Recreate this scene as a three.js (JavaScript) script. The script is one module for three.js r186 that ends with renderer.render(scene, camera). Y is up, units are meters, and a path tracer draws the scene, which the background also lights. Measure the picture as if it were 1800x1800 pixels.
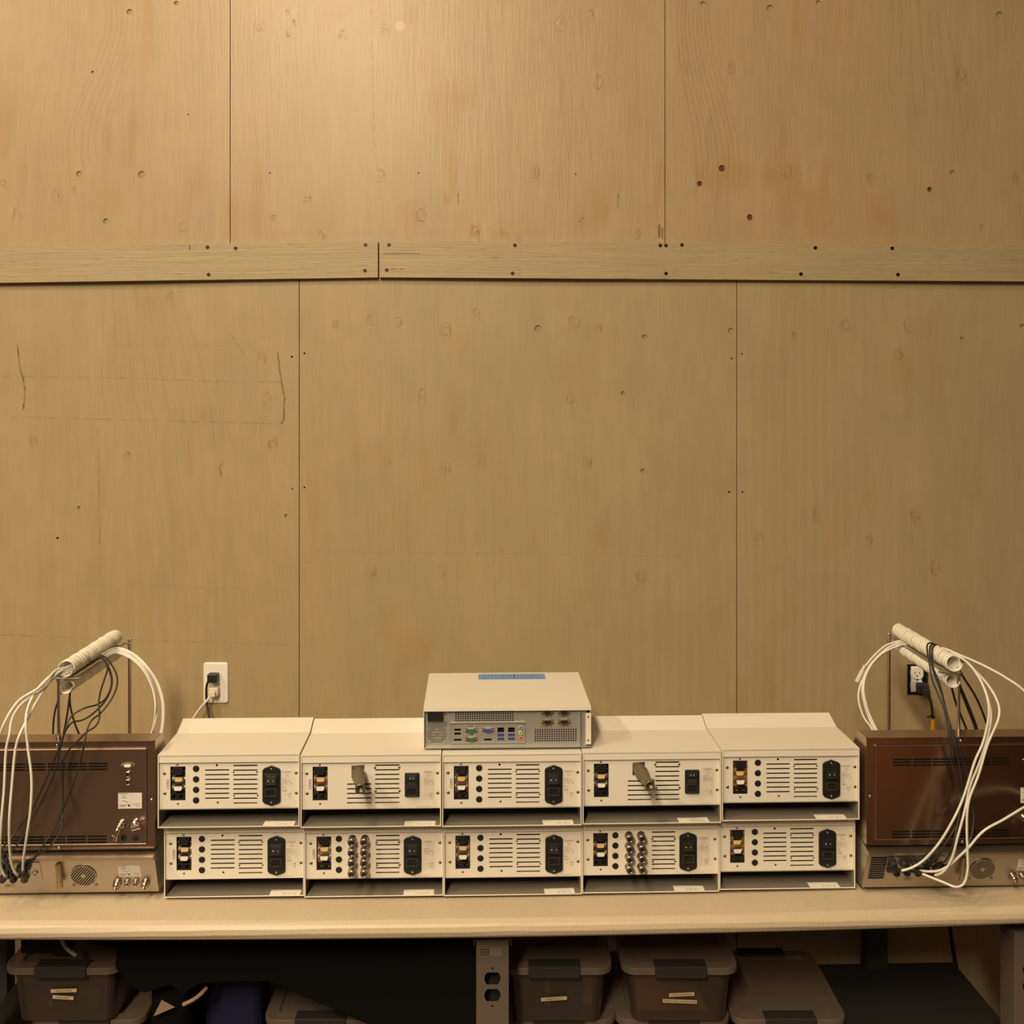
import * as THREE from 'three';
import { RoundedBoxGeometry } from 'three/addons/geometries/RoundedBoxGeometry.js';
import { mergeGeometries, mergeVertices, toCreasedNormals } from 'three/addons/utils/BufferGeometryUtils.js';
import { RectAreaLightUniformsLib } from 'three/addons/lights/RectAreaLightUniformsLib.js';

// ---------------------------------------------------------------- camera, light, exposure
const scene = new THREE.Scene();
scene.background = new THREE.Color(0x000000);
const WALL = 0, CAM_Z = 3.01, EYE = 1.95, F = 1900;                 // metres; F is the focal length in pixels of an 1800 px frame
const camera = new THREE.PerspectiveCamera(2 * Math.atan(900 / F) * 180 / Math.PI, 1, 0.05, 60);
camera.position.set(0, EYE, CAM_Z);
camera.lookAt(0, EYE, 0);
camera.setViewOffset(1800, 1800, 9, 212, 1800, 1800);
scene.add(camera);
const renderer = new THREE.WebGLRenderer({ antialias: true });
renderer.toneMapping = THREE.LinearToneMapping;
renderer.toneMappingExposure = 1.0;
renderer.shadowMap.enabled = true;
RectAreaLightUniformsLib.init();
const LAMP_COLOR = new THREE.Color().setRGB(1.0, 0.795, 0.525);
const LAMPS = [                                                     // long fixtures: x, y, z, width along x, length along z, intensity, label
  [-1.2, 4.62, 6.0, 0.3, 2.4, 190, 'long ceiling light behind the camera in the middle row, outside the picture'],
  [-3.4, 4.62, 3.4, 0.3, 2.4, 70, 'long ceiling light in the row at the far left, outside the picture'],
];
const GLOBES = [                                                    // hanging globe lamps: x, y, z, candela, label
  [-0.9, 4.3, 1.9, 6.5, 'white globe lamp hanging nearest the panelled wall, outside the picture'],
  [-0.9, 4.3, 3.0, 7.5, 'white globe lamp hanging above the camera, middle of three, outside the picture'],
  [-0.9, 4.3, 4.1, 8.5, 'white globe lamp hanging farthest from the panelled wall, outside the picture'],
];

// ---------------------------------------------------------------- helpers
let seed = 12345;
const rnd = () => { seed = (seed * 1664525 + 1013904223) >>> 0; return seed / 4294967296; };
const counts = {};
function numbered(n) { const k = counts[n] = (counts[n] ?? -1) + 1; return k ? `${n}_${String(k).padStart(3, '0')}` : n; }
const V = (x, y, z) => new THREE.Vector3(x, y, z);
const lin = (r, g, b) => new THREE.Color().setRGB(r, g, b);
function bx(w, h, d, x = 0, y = 0, z = 0, r = 0) {
  const g = r ? new RoundedBoxGeometry(w, h, d, 2, r) : new THREE.BoxGeometry(w, h, d);
  return g.translate(x, y, z);
}
const cylZ = (r0, r1, len, x, y, z, seg = 20) => new THREE.CylinderGeometry(r0, r1, len, seg).rotateX(Math.PI / 2).translate(x, y, z);   // r0 at the front (+z)
const cylY = (r0, r1, len, x, y, z, seg = 20) => new THREE.CylinderGeometry(r0, r1, len, seg).translate(x, y, z);
const cylX = (r0, r1, len, x, y, z, seg = 20) => new THREE.CylinderGeometry(r0, r1, len, seg).rotateZ(-Math.PI / 2).translate(x, y, z);
function latheZ(pts, x, y, z, seg = 20) { return new THREE.LatheGeometry(pts.map((p) => new THREE.Vector2(p[0], p[1])), seg).rotateX(Math.PI / 2).translate(x, y, z); }
function merge(list) {
  if (!Array.isArray(list)) return list;
  if (list.length === 1) return list[0];
  return mergeGeometries(list.map((g) => {
    let q = g.index ? g.toNonIndexed() : g;
    if (!q.attributes.uv) q.setAttribute('uv', new THREE.BufferAttribute(new Float32Array(q.attributes.position.count * 2), 2));
    for (const k of Object.keys(q.attributes)) if (!['position', 'normal', 'uv'].includes(k)) q.deleteAttribute(k);
    return q;
  }));
}
function mesh(name, geos, mat, parent) {
  const m = new THREE.Mesh(merge(geos), mat);
  m.name = parent === scene || !parent ? numbered(name) : name;
  m.castShadow = m.receiveShadow = true;
  (parent || scene).add(m);
  return m;
}
function part(name, geos, mat, parent, label) { const m = mesh(name, geos, mat, parent); if (label) m.userData.label = label; return m; }
function tag(o, label, category, group) { Object.assign(o.userData, { label, category }); if (group) o.userData.group = group; return o; }
function struct(o) { o.userData.kind = 'structure'; return o; }
function thing(name, label, category, group) { const g = new THREE.Group(); g.name = numbered(name); scene.add(g); return tag(g, label, category, group); }
function poly(pts, holes = []) {
  const s = new THREE.Shape(pts.map((p) => new THREE.Vector2(p[0], p[1])));
  for (const h of holes) s.holes.push(new THREE.Path(h.map((p) => new THREE.Vector2(p[0], p[1]))));
  return s;
}
const rectPts = (x0, y0, x1, y1) => [[x0, y0], [x1, y0], [x1, y1], [x0, y1]];
function circlePts(x, y, r, n = 12, sy = 1) { return Array.from({ length: n }, (_, i) => [x + r * Math.cos(i / n * 2 * Math.PI), y + sy * r * Math.sin(i / n * 2 * Math.PI)]); }
function slotPts(x0, x1, y, t) {                                     // a slot with round ends
  const r = t / 2, p = [];
  for (let i = 0; i <= 4; i++) { const a = -Math.PI / 2 + i * Math.PI / 4; p.push([x1 - r + r * Math.cos(a), y + r * Math.sin(a)]); }
  for (let i = 0; i <= 4; i++) { const a = Math.PI / 2 + i * Math.PI / 4; p.push([x0 + r + r * Math.cos(a), y + r * Math.sin(a)]); }
  return p;
}
function roundRect(w, h, r, n = 5, cx = 0, cy = 0) {
  const p = [];
  for (const [sx, sy, a0] of [[1, -1, -Math.PI / 2], [1, 1, 0], [-1, 1, Math.PI / 2], [-1, -1, Math.PI]])
    for (let i = 0; i <= n; i++) { const a = a0 + i / n * Math.PI / 2; p.push([cx + sx * (w / 2 - r) + r * Math.cos(a), cy + sy * (h / 2 - r) + r * Math.sin(a)]); }
  return p;
}
function extr(shape, depth, bevel = 0) {
  return new THREE.ExtrudeGeometry(shape, { depth, bevelEnabled: bevel > 0, bevelSize: bevel, bevelThickness: bevel, bevelSegments: 2, steps: 1, curveSegments: 8 });
}
// a profile given as (distance away from the viewer, height), extruded along x from x0 over len
function profileX(pts, x0, len, steps = 1) {
  const g = new THREE.ExtrudeGeometry(poly(pts), { depth: len, bevelEnabled: false, steps });
  return g.rotateY(Math.PI / 2).translate(x0, 0, 0);
}
function tube(pts, r, seg = 60, rad = 8) { return new THREE.TubeGeometry(new THREE.CatmullRomCurve3(pts, false, 'centripetal'), seg, r, rad, false); }
function rod(a, b, r, seg = 14) {
  const d = b.clone().sub(a), g = new THREE.CylinderGeometry(r, r, d.length(), seg);
  g.applyQuaternion(new THREE.Quaternion().setFromUnitVectors(V(0, 1, 0), d.clone().normalize()));
  return g.translate((a.x + b.x) / 2, (a.y + b.y) / 2, (a.z + b.z) / 2);
}
// a point of the place: seen at (px, py) of the 1800 px photograph, d metres in front of the camera
const P = (px, py, d) => V((px - 891) * d / F, EYE - (py - 688) * d / F, CAM_Z - d);

// ---------------------------------------------------------------- materials
const std = (color, roughness = 0.6, metalness = 0, extra = {}) => new THREE.MeshStandardMaterial({ color, roughness, metalness, ...extra });
function canvas(w, h) { const c = document.createElement('canvas'); c.width = w; c.height = h; return c; }
function canvasMat(c, roughness = 0.6) { const t = new THREE.CanvasTexture(c); t.colorSpace = THREE.SRGBColorSpace; t.anisotropy = 4; return new THREE.MeshStandardMaterial({ map: t, roughness }); }
// value noise
function hash(ix, iy, s) { let h = Math.imul(ix, 374761393) ^ Math.imul(iy, 668265263) ^ Math.imul(s, 1274126177); h = Math.imul(h ^ (h >>> 13), 1274126177); return ((h ^ (h >>> 16)) >>> 0) / 4294967296; }
function vnoise(x, y, s) {
  const ix = Math.floor(x), iy = Math.floor(y), fx = x - ix, fy = y - iy, u = fx * fx * (3 - 2 * fx), w = fy * fy * (3 - 2 * fy);
  const a = hash(ix, iy, s), b = hash(ix + 1, iy, s), c = hash(ix, iy + 1, s), d = hash(ix + 1, iy + 1, s);
  return a + (b - a) * u + (c - a) * w + (a - b - c + d) * u * w;
}
function speckTexture(size, r, g, b, amp, s) {                       // fine even speckle of a powder coat or laminate
  const data = new Uint8Array(size * size * 4);
  for (let y = 0; y < size; y++) for (let x = 0; x < size; x++) {
    const n = 1 + amp * (hash(x, y, s) - 0.5) + amp * 0.8 * (vnoise(x / 5, y / 5, s + 3) - 0.5), i = (y * size + x) * 4;
    data[i] = Math.min(255, r * n); data[i + 1] = Math.min(255, g * n); data[i + 2] = Math.min(255, b * n); data[i + 3] = 255;
  }
  const t = new THREE.DataTexture(data, size, size); t.colorSpace = THREE.SRGBColorSpace; t.magFilter = THREE.LinearFilter; t.minFilter = THREE.LinearMipmapLinearFilter; t.generateMipmaps = true;
  t.wrapS = t.wrapT = THREE.RepeatWrapping; t.needsUpdate = true; return t;
}
const CASE_RGB = [222, 216, 203];
const CASE_CSS = `rgb(${CASE_RGB.join(',')})`;
const M = {
  casing: std(new THREE.Color(CASE_CSS), 0.5),
  plate: std(new THREE.Color(CASE_CSS), 0.55),
  inside: std(lin(0.008, 0.007, 0.006), 0.9),
  tray: std(lin(0.2, 0.175, 0.145), 0.6),
  black: std(lin(0.012, 0.012, 0.012), 0.42),
  blackMatte: std(lin(0.014, 0.013, 0.013), 0.85),
  rubber: std(lin(0.02, 0.02, 0.02), 0.7),
  blackCable: std(lin(0.025, 0.024, 0.023), 0.45),
  whiteCable: std(lin(0.74, 0.72, 0.66), 0.4),
  coil: std(lin(0.8, 0.77, 0.68), 0.42),
  white: std(lin(0.8, 0.78, 0.74), 0.35),
  whitePlug: std(lin(0.66, 0.62, 0.52), 0.4),
  steel: std(lin(0.46, 0.345, 0.265), 0.26, 1),
  steelBase: std(lin(0.5, 0.45, 0.39), 0.4, 1),
  bead: std(lin(0.6, 0.52, 0.45), 0.3, 1),
  chrome: std(lin(0.8, 0.77, 0.72), 0.16, 1),
  nickel: std(lin(0.66, 0.62, 0.57), 0.25, 1),
  galv: std(lin(0.46, 0.45, 0.42), 0.42, 0.6),
  gold: std(lin(0.8, 0.6, 0.25), 0.3, 1),
  screw: std(lin(0.3, 0.24, 0.19), 0.4, 1),
  yellowInsert: std(lin(0.75, 0.52, 0.2), 0.5),
  paleInsert: std(lin(0.85, 0.8, 0.7), 0.4),
  green: std(lin(0.02, 0.17, 0.09), 0.45),
  blue: std(lin(0.03, 0.08, 0.42), 0.45),
  navy: std(lin(0.005, 0.006, 0.045), 0.7),
  pink: std(lin(0.8, 0.16, 0.12), 0.5),
  lime: std(lin(0.55, 0.7, 0.12), 0.5),
  sky: std(lin(0.2, 0.42, 0.6), 0.5),
  olive: std(lin(0.21, 0.175, 0.115), 0.36, 0.6),
  bncMetal: std(lin(0.5, 0.44, 0.39), 0.28, 1),
  brassDull: std(lin(0.4, 0.33, 0.18), 0.4, 0.9),
  tagYellow: std(lin(0.85, 0.46, 0.02), 0.5),
  post: std(lin(0.115, 0.088, 0.068), 0.5),
  darkSteel: std(lin(0.035, 0.033, 0.031), 0.6),
  latch: std(lin(0.022, 0.019, 0.018), 0.7),
  floor: std(lin(0.03, 0.015, 0.0075), 0.6),
  roomWall: std(lin(0.09, 0.062, 0.04), 0.9),
  ceiling: std(lin(0.2, 0.17, 0.13), 0.9),
  fixture: std(lin(0.7, 0.7, 0.7), 0.5),
  globe: new THREE.MeshStandardMaterial({ color: 0x000000, emissive: LAMP_COLOR, emissiveIntensity: 2 }),
  glow: new THREE.MeshStandardMaterial({ color: 0x000000, emissive: LAMP_COLOR, emissiveIntensity: 3 }),
  tan: std(lin(0.42, 0.27, 0.14), 0.8),
  packGreen: std(lin(0.06, 0.25, 0.03), 0.6),
  packRed: std(lin(0.3, 0.05, 0.04), 0.6),
  paper: std(lin(0.66, 0.6, 0.5), 0.85),
  kraft: std(lin(0.3, 0.22, 0.15), 0.9),
  strap: std(lin(0.4, 0.36, 0.31), 0.8),
  bin: new THREE.MeshPhysicalMaterial({ color: lin(0.6, 0.5, 0.41), roughness: 0.22, transmission: 0.95, thickness: 0 }),
  lid: new THREE.MeshPhysicalMaterial({ color: lin(0.62, 0.5, 0.4), roughness: 0.3, transmission: 0.82, thickness: 0 }),
};
{ const t = speckTexture(256, 196, 180, 155, 0.07, 9); t.repeat.set(1 / 0.12, 1 / 0.12); M.worktop = new THREE.MeshStandardMaterial({ map: t, roughness: 0.42 }); }

// painted plywood: colour and relief over the whole panelled wall, 1.5 mm a texel, in wall metres
const WX0 = -2.0, WY0 = 0.85, WW = 4.0, WH = 2.6, TW = 2048, TH = 1331;
const wx = (px) => (px - 891) * CAM_Z / F, wy = (py) => EYE - (py - 688) * CAM_Z / F;   // the wall plane stands CAM_Z in front of the camera
const tx = (x) => (x - WX0) / WW * TW, ty = (y) => TH - (y - WY0) / WH * TH;
const KNOTS = [[130, 332], [100, 345], [322, 398], [540, 350], [482, 380], [668, 306], [566, 414], [940, 303], [740, 375], [838, 412], [1022, 390], [1120, 412], [505, 20], [455, 44], [505, 60], [602, 58], [675, 52], [516, 40], [1040, 24], [988, 40], [1050, 142], [6, 322], [30, 376], [1382, 302], [1530, 312], [1458, 396], [1726, 398], [1785, 312], [1690, 130], [1288, 118],
  [590, 572], [655, 560], [700, 570], [783, 582], [838, 550], [1008, 565], [1054, 577], [744, 690], [1002, 700], [682, 808], [782, 824], [848, 810], [1033, 812], [658, 1004], [780, 1002], [1128, 1010], [1395, 590], [1485, 570], [1600, 570], [1580, 622], [1436, 906], [1610, 904], [1333, 945], [1530, 950], [1646, 998], [222, 806], [460, 625], [120, 480], [300, 520], [60, 775], [480, 780], [470, 700]];
function plywoodMaps() {
  const c = canvas(TW, TH), g = c.getContext('2d'), b = canvas(TW, TH), h = b.getContext('2d');
  const ci = g.createImageData(TW, TH), bi = h.createImageData(TW, TH);
  const seamY = wy(460);
  for (let j = 0; j < TH; j++) {
    const y = WY0 + (TH - j - 0.5) / TH * WH, up = y > seamY;
    for (let i = 0; i < TW; i++) {
      const x = WX0 + (i + 0.5) / TW * WW, s = up ? 11 : 47;
      const warp = 0.03 * (vnoise(x * 3, y * 1.1, s) - 0.5) + 0.012 * (vnoise(x * 9, y * 3, s + 1) - 0.5);
      const fine = vnoise((x + warp) * 420, y * 20, s + 2), mid = vnoise((x + warp * 1.6) * 110, y * 7, s + 3);
      const zone = Math.max(0, vnoise(x * 2.3, y * 0.9, s + 4) - 0.55) * 1.6;             // broad cathedral figure shows in places
      const ring = Math.sin((x + 0.16 * vnoise(x * 2.2, y * 0.8, s + 5)) * 2 * Math.PI * 34 + 5 * vnoise(x * 4, y * 0.9, s + 7));
      const blot = vnoise(x * 14, y * 7, s + 6) * 0.6 + vnoise(x * 40, y * 26, s + 8) * 0.4;
      const wear = Math.max(0, vnoise(x * 26, y * 9, s + 9) * 0.55 + vnoise(x * 7, y * 4, s + 10) * 0.6 - 0.72) * (up ? 1.5 : 0.6);   // paint thin over brown wood
      const lum = 1 + 0.03 * (fine - 0.5) + 0.022 * (mid - 0.5) + 0.022 * ring * zone + 0.06 * (blot - 0.5);
      const k = (j * TW + i) * 4;
      const base = up ? [165, 144, 111] : [161, 144, 111];
      ci.data[k] = base[0] * lum * (1 - 0.05 * wear); ci.data[k + 1] = base[1] * lum * (1 - 0.2 * wear); ci.data[k + 2] = base[2] * lum * (1 - 0.42 * wear); ci.data[k + 3] = 255;
      const rel = 128 + 40 * (fine - 0.5) * (up ? 1.2 : 0.6) + 12 * (mid - 0.5) + 4 * ring * zone;
      bi.data[k] = bi.data[k + 1] = bi.data[k + 2] = rel; bi.data[k + 3] = 255;
    }
  }
  g.putImageData(ci, 0, 0); h.putImageData(bi, 0, 0);
  const mm = TW / WW / 1000;
  for (const [px, py] of KNOTS) {                                    // overpainted knots: broken rings with brown edges
    const X = tx(wx(px)), Y = ty(wy(py)), r = (7 + 12 * rnd()) * mm;
    for (let q = 0; q < 7; q++) {
      const a0 = rnd() * 6.28, a1 = a0 + 0.5 + rnd() * 1.9, rr = r * (0.25 + rnd());
      g.strokeStyle = `rgba(112,84,44,${0.12 + 0.26 * rnd()})`; g.lineWidth = 0.7 + rnd() * 1.1; g.beginPath(); g.ellipse(X, Y, rr * 0.8, rr * 1.15, 0, a0, a1); g.stroke();
      h.strokeStyle = rnd() < 0.5 ? 'rgba(30,30,30,0.6)' : 'rgba(235,235,235,0.6)'; h.lineWidth = 1 + rnd(); h.beginPath(); h.ellipse(X, Y, rr * 0.8, rr * 1.15, 0, a0, a1); h.stroke();
    }
    for (let q = 0; q < 6; q++) { const dx = (rnd() - 0.5) * r * 2.4; g.strokeStyle = 'rgba(120,92,52,0.16)'; g.lineWidth = 1; g.beginPath(); g.moveTo(X + dx * 0.5, Y - r * (0.6 + rnd())); g.lineTo(X + dx, Y + r * (0.6 + 2 * rnd())); g.stroke(); }
  }
  const crack = (pts, w, a) => {                                     // a ragged line of short strokes
    const P2 = []; pts.forEach(([px, py], i) => { if (!i) { P2.push([px, py]); return; } const [qx, qy] = pts[i - 1], n = Math.max(1, Math.round(Math.hypot(px - qx, py - qy) / 6)); for (let k = 1; k <= n; k++) P2.push([qx + (px - qx) * k / n + (rnd() - 0.5) * 1.3, qy + (py - qy) * k / n + (rnd() - 0.5) * 1.3]); });
    for (let i = 1; i < P2.length; i++) { if (a < 0.6 && rnd() < 0.22) continue; const al = a * (0.55 + 0.5 * rnd()), lw = w * (0.35 + 0.65 * rnd()); for (const q of [g, h]) { q.strokeStyle = q === g ? `rgba(74,56,32,${al})` : `rgba(0,0,0,${al})`; q.lineWidth = lw; q.beginPath(); q.moveTo(tx(wx(P2[i - 1][0])), ty(wy(P2[i - 1][1]))); q.lineTo(tx(wx(P2[i][0])), ty(wy(P2[i][1]))); q.stroke(); } }
  };
  // cathedral figure of the veneer: families of nested lines
  for (const [x0, y0, x1, y1, n, gap, bend, al] of [[215, 0, 165, 290, 7, 9, 26, 0.11], [120, 0, 90, 300, 4, 16, 10, 0.06], [1225, 0, 1265, 330, 9, 7, -18, 0.13], [1620, 0, 1640, 190, 7, 15, 12, 0.1], [255, 500, 300, 760, 8, 20, 18, 0.07], [300, 760, 350, 1080, 7, 22, -16, 0.05], [1010, 20, 1050, 300, 5, 14, 10, 0.06], [860, 0, 880, 300, 4, 26, -8, 0.05], [690, 620, 700, 1000, 5, 9, 6, 0.05], [1010, 800, 1040, 1080, 6, 7, 5, 0.05]])
    for (let q = 0; q < n; q++) { const o = (q - n / 2) * gap; for (const [ctx, col] of [[g, `rgba(104,78,40,${al})`], [h, `rgba(40,40,40,${al})`]]) { ctx.strokeStyle = col; ctx.lineWidth = 1.6 + 1.6 * rnd(); ctx.beginPath(); ctx.moveTo(tx(wx(x0 + o)), ty(wy(y0))); ctx.bezierCurveTo(tx(wx(x0 + o + bend)), ty(wy(y0 + (y1 - y0) * 0.33)), tx(wx(x1 + o * 1.5 - bend)), ty(wy(y0 + (y1 - y0) * 0.66)), tx(wx(x1 + o * 1.3)), ty(wy(y1 + (rnd() - 0.5) * 60))); ctx.stroke(); } }
  crack([[30, 605], [34, 640], [41, 668], [44, 690], [41, 722]], 2.4, 0.75);
  crack([[488, 618], [491, 650], [496, 676], [500, 700], [499, 738], [494, 745]], 2.4, 0.8);
  crack([[392, 812], [386, 822], [389, 840]], 2.2, 0.7);
  crack([[405, 588], [438, 634]], 1.6, 0.4);
  crack([[172, 746], [174, 850], [176, 1010]], 1.4, 0.42);
  crack([[15, 733], [200, 738], [495, 745]], 1.3, 0.34); crack([[0, 662], [230, 665], [420, 672], [495, 672]], 1.3, 0.34); crack([[180, 606], [400, 609]], 1.1, 0.22);
  crack([[150, 1026], [500, 1038]], 1.1, 0.22); crack([[526, 969], [780, 972], [1200, 978]], 1.1, 0.2); crack([[0, 1116], [40, 1117], [64, 1119]], 1.6, 0.5); crack([[64, 1119], [320, 1128], [524, 1134]], 1.1, 0.3);
  crack([[1088, 336], [1086, 365]], 2, 0.7); crack([[806, 340], [806, 360]], 1.8, 0.6); crack([[941, 293], [941, 312]], 1.6, 0.5); crack([[653, 0], [655, 120], [658, 250], [664, 300]], 1.6, 0.3);
  crack([[1108, 640], [1116, 740]], 2, 0.12);
  for (let q = 0; q < 90; q++) {                                     // rows of small relief cracks where the veneer buckled
    const [cx, cy, sx, sy] = [[440, 600, 26, 40], [470, 690, 22, 50], [115, 520, 40, 40], [480, 800, 14, 40], [22, 790, 12, 30]][q % 5];
    const px = cx + (rnd() - 0.5) * 2 * sx, py = cy + (rnd() - 0.5) * 2 * sy;
    for (const [k, o] of [['rgba(20,20,20,0.55)', 0], ['rgba(245,245,245,0.55)', 1.4]]) { h.strokeStyle = k; h.lineWidth = 1.2; h.beginPath(); h.moveTo(tx(wx(px)) + o, ty(wy(py))); h.lineTo(tx(wx(px + 3 + 3 * rnd())) + o, ty(wy(py + 8 + 8 * rnd()))); h.stroke(); }
  }
  const brown = (px, py, w, hh, a) => { for (let q = 0; q < 40; q++) { g.strokeStyle = `rgba(150,108,52,${a * (0.4 + rnd())})`; g.lineWidth = 1 + rnd() * 2; const X = tx(wx(px + (rnd() - 0.5) * w)), Y = ty(wy(py + (rnd() - 0.5) * hh)); g.beginPath(); g.moveTo(X, Y); g.lineTo(X + (rnd() - 0.5) * 2, Y + 5 + rnd() * 9); g.stroke(); } };
  brown(878, 405, 32, 16, 0.12); brown(836, 398, 18, 18, 0.12); brown(300, 210, 30, 60, 0.05); brown(640, 408, 70, 16, 0.07); brown(480, 408, 60, 14, 0.06); brown(910, 412, 14, 14, 0.1); brown(785, 345, 12, 20, 0.1);
  g.fillStyle = 'rgba(60,58,30,0.6)'; g.fillRect(tx(wx(1157)), ty(wy(395)), 3, 18); g.fillRect(tx(wx(1163)), ty(wy(400)), 2, 16);
  g.fillStyle = 'rgba(210,180,140,0.55)'; g.beginPath(); g.ellipse(tx(wx(703)), ty(wy(46)), 7, 7, 0, 0, 7); g.fill();
  g.fillStyle = '#b8482a'; for (const [px, py] of [[543, 988], [880, 966], [838, 972]]) g.fillRect(tx(wx(px)), ty(wy(py)), 2, 2);
  const tc = new THREE.CanvasTexture(c), tb = new THREE.CanvasTexture(b); tc.colorSpace = THREE.SRGBColorSpace;
  return [tc, tb];
}
{ const [map, bump] = plywoodMaps(); M.ply = new THREE.MeshStandardMaterial({ map, bumpMap: bump, bumpScale: 0.0011, roughness: 0.4 }); }
function wallUV(g) { const p = g.attributes.position, u = g.attributes.uv; for (let i = 0; i < p.count; i++) u.setXY(i, (p.getX(i) - WX0) / WW, (p.getY(i) - WY0) / WH); return g; }
// painted board: grain along x
function boardMaps() {
  const W = 2048, H = 128, c = canvas(W, H), g = c.getContext('2d'), b = canvas(W, H), h = b.getContext('2d'), ci = g.createImageData(W, H), bi = h.createImageData(W, H);
  for (let j = 0; j < H; j++) for (let i = 0; i < W; i++) {
    const x = i / W * 3.2, y = j / H * 0.1, w = 0.006 * (vnoise(x * 6, y * 20, 71) - 0.5);
    const fine = vnoise(x * 26, (y + w) * 900, 72), mid = vnoise(x * 7, (y + w) * 240, 73), dash = Math.max(0, vnoise(x * 30, (y + w) * 520, 74) - 0.8) * 5;
    const lum = 1 + 0.05 * (fine - 0.5) + 0.06 * (mid - 0.5) - 0.16 * dash, k = (j * W + i) * 4;
    ci.data[k] = 161 * lum; ci.data[k + 1] = 146 * lum; ci.data[k + 2] = 114 * lum; ci.data[k + 3] = 255;
    bi.data[k] = bi.data[k + 1] = bi.data[k + 2] = 140 + 60 * (fine - 0.5) + 50 * (mid - 0.5) - 90 * dash; bi.data[k + 3] = 255;
  }
  g.putImageData(ci, 0, 0); h.putImageData(bi, 0, 0);
  g.strokeStyle = 'rgba(70,52,30,0.8)'; h.strokeStyle = 'rgba(0,0,0,0.9)';
  for (const q of [g, h]) { q.lineWidth = 2; q.beginPath(); q.moveTo(1.257 / 3.2 * W, 46); q.lineTo(1.31 / 3.2 * W, 44); q.lineTo(1.36 / 3.2 * W, 45); q.stroke(); q.beginPath(); q.moveTo(0.722 / 3.2 * W, 6); q.lineTo(0.722 / 3.2 * W, 22); q.stroke(); }
  g.fillStyle = '#b24a20'; for (const px of [689, 703]) g.fillRect((wx(px) + 1.6) / 3.2 * W, 96, 9, 4);
  const tc = new THREE.CanvasTexture(c), tb = new THREE.CanvasTexture(b); tc.colorSpace = THREE.SRGBColorSpace;
  return new THREE.MeshStandardMaterial({ map: tc, bumpMap: tb, bumpScale: 0.001, roughness: 0.5 });
}
M.board = boardMaps();

// ---------------------------------------------------------------- the room
struct(mesh('floor', bx(9.4, 0.2, 11.4, 0, -0.1, 5.3), M.floor));
struct(mesh('ceiling', bx(9.4, 0.2, 11.4, 0, 5.0, 5.3), M.ceiling));
struct(mesh('wall_left', bx(0.2, 5.3, 11.4, -4.6, 2.45, 5.3), M.roomWall));
struct(mesh('wall_right', bx(0.2, 5.3, 11.4, 4.6, 2.45, 5.3), M.roomWall));
struct(mesh('wall_front', bx(9.0, 4.9, 0.2, 0, 2.45, 10.9), M.roomWall));
const wallBack = new THREE.Group(); wallBack.name = 'wall_back'; scene.add(wallBack); struct(wallBack);
part('backing', bx(9.0, 4.9, 0.2, 0, 2.45, -0.115), M.roomWall, wallBack);
const BATTEN_Y = wy(460), PLY = 0.013, GAP = 0.0022;
const upperSeams = [wx(404.5) - 1.211, wx(404.5), wx(1169), wx(1169) + 1.211], lowerSeams = [wx(526) - 1.219, wx(526), wx(1295), wx(1295) + 1.219];
const HOLES = [[228, 21, 5], [310, 6, 4], [139, 306, 5], [249, 307, 6], [186, 389, 4.6], [163, 127, 2.4], [1236, 7, 4.5], [1354, 15, 6], [1438, 5, 4], [1757, 27, 6], [1269, 296, 5.5, 1], [1230, 323, 4.5, 1], [1318, 382, 5, 1], [1674, 305, 5], [1634, 333, 4.2, 1],
  [946, 578, 6], [1133, 593, 4.4], [1285, 582, 5.5], [1095, 692, 3.8], [1130, 828, 3.8], [139, 893, 3], [503, 907, 3.2], [1691, 596, 3.6], [1797, 574, 4], [101, 946, 2.2],
  [331, 201, 1.3], [474, 304, 1.3], [736, 304, 1.3], [1012, 306, 1.3], [514, 859, 1.4], [535, 857, 1.6], [513, 627, 1.8], [535, 621, 1.7], [1286, 630, 1.5], [1304, 622, 1.5], [1282, 865, 1.9], [1305, 865, 1.7]].map(([px, py, r, red]) => ({ x: wx(px), y: wy(py), r: r * CAM_Z / F, red }));
const OUT_R = { x: wx(1613.5), y: wy(1195), w: 0.06, h: 0.087 };
M.knot = std(new THREE.Color(0x9c8f72), 0.6); M.knotRed = std(new THREE.Color(0x6a3420), 0.6);
for (const [seams, y0, y1] of [[upperSeams, BATTEN_Y + 0.001, BATTEN_Y + 1.1], [lowerSeams, 0, BATTEN_Y - 0.001]]) for (let i = 0; i < 3; i++) {
  const x0 = seams[i] + GAP / 2, x1 = seams[i + 1] - GAP / 2, holes = HOLES.filter((h) => h.x > x0 + h.r && h.x < x1 - h.r && h.y > y0 && h.y < y1);
  const cut = holes.map((h) => circlePts(h.x, h.y, h.r, 14, 1.08));
  if (OUT_R.x > x0 && OUT_R.x < x1 && y0 < 1) cut.push(rectPts(OUT_R.x - OUT_R.w / 2, OUT_R.y - OUT_R.h / 2, OUT_R.x + OUT_R.w / 2, OUT_R.y + OUT_R.h / 2));
  const p = part('plywood_panel', wallUV(extr(poly(rectPts(x0, y0, x1, y1), cut), PLY).translate(0, 0, -PLY)), M.ply, wallBack);
  for (const h of holes) if (h.r > 0.0035) part('knot', cylZ(h.r * 0.99, h.r * 0.99, 0.004, 0, 0, 0, 14).rotateX(0.14).translate(h.x, h.y, -0.0062), h.red ? M.knotRed : M.knot, p);
}
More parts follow.
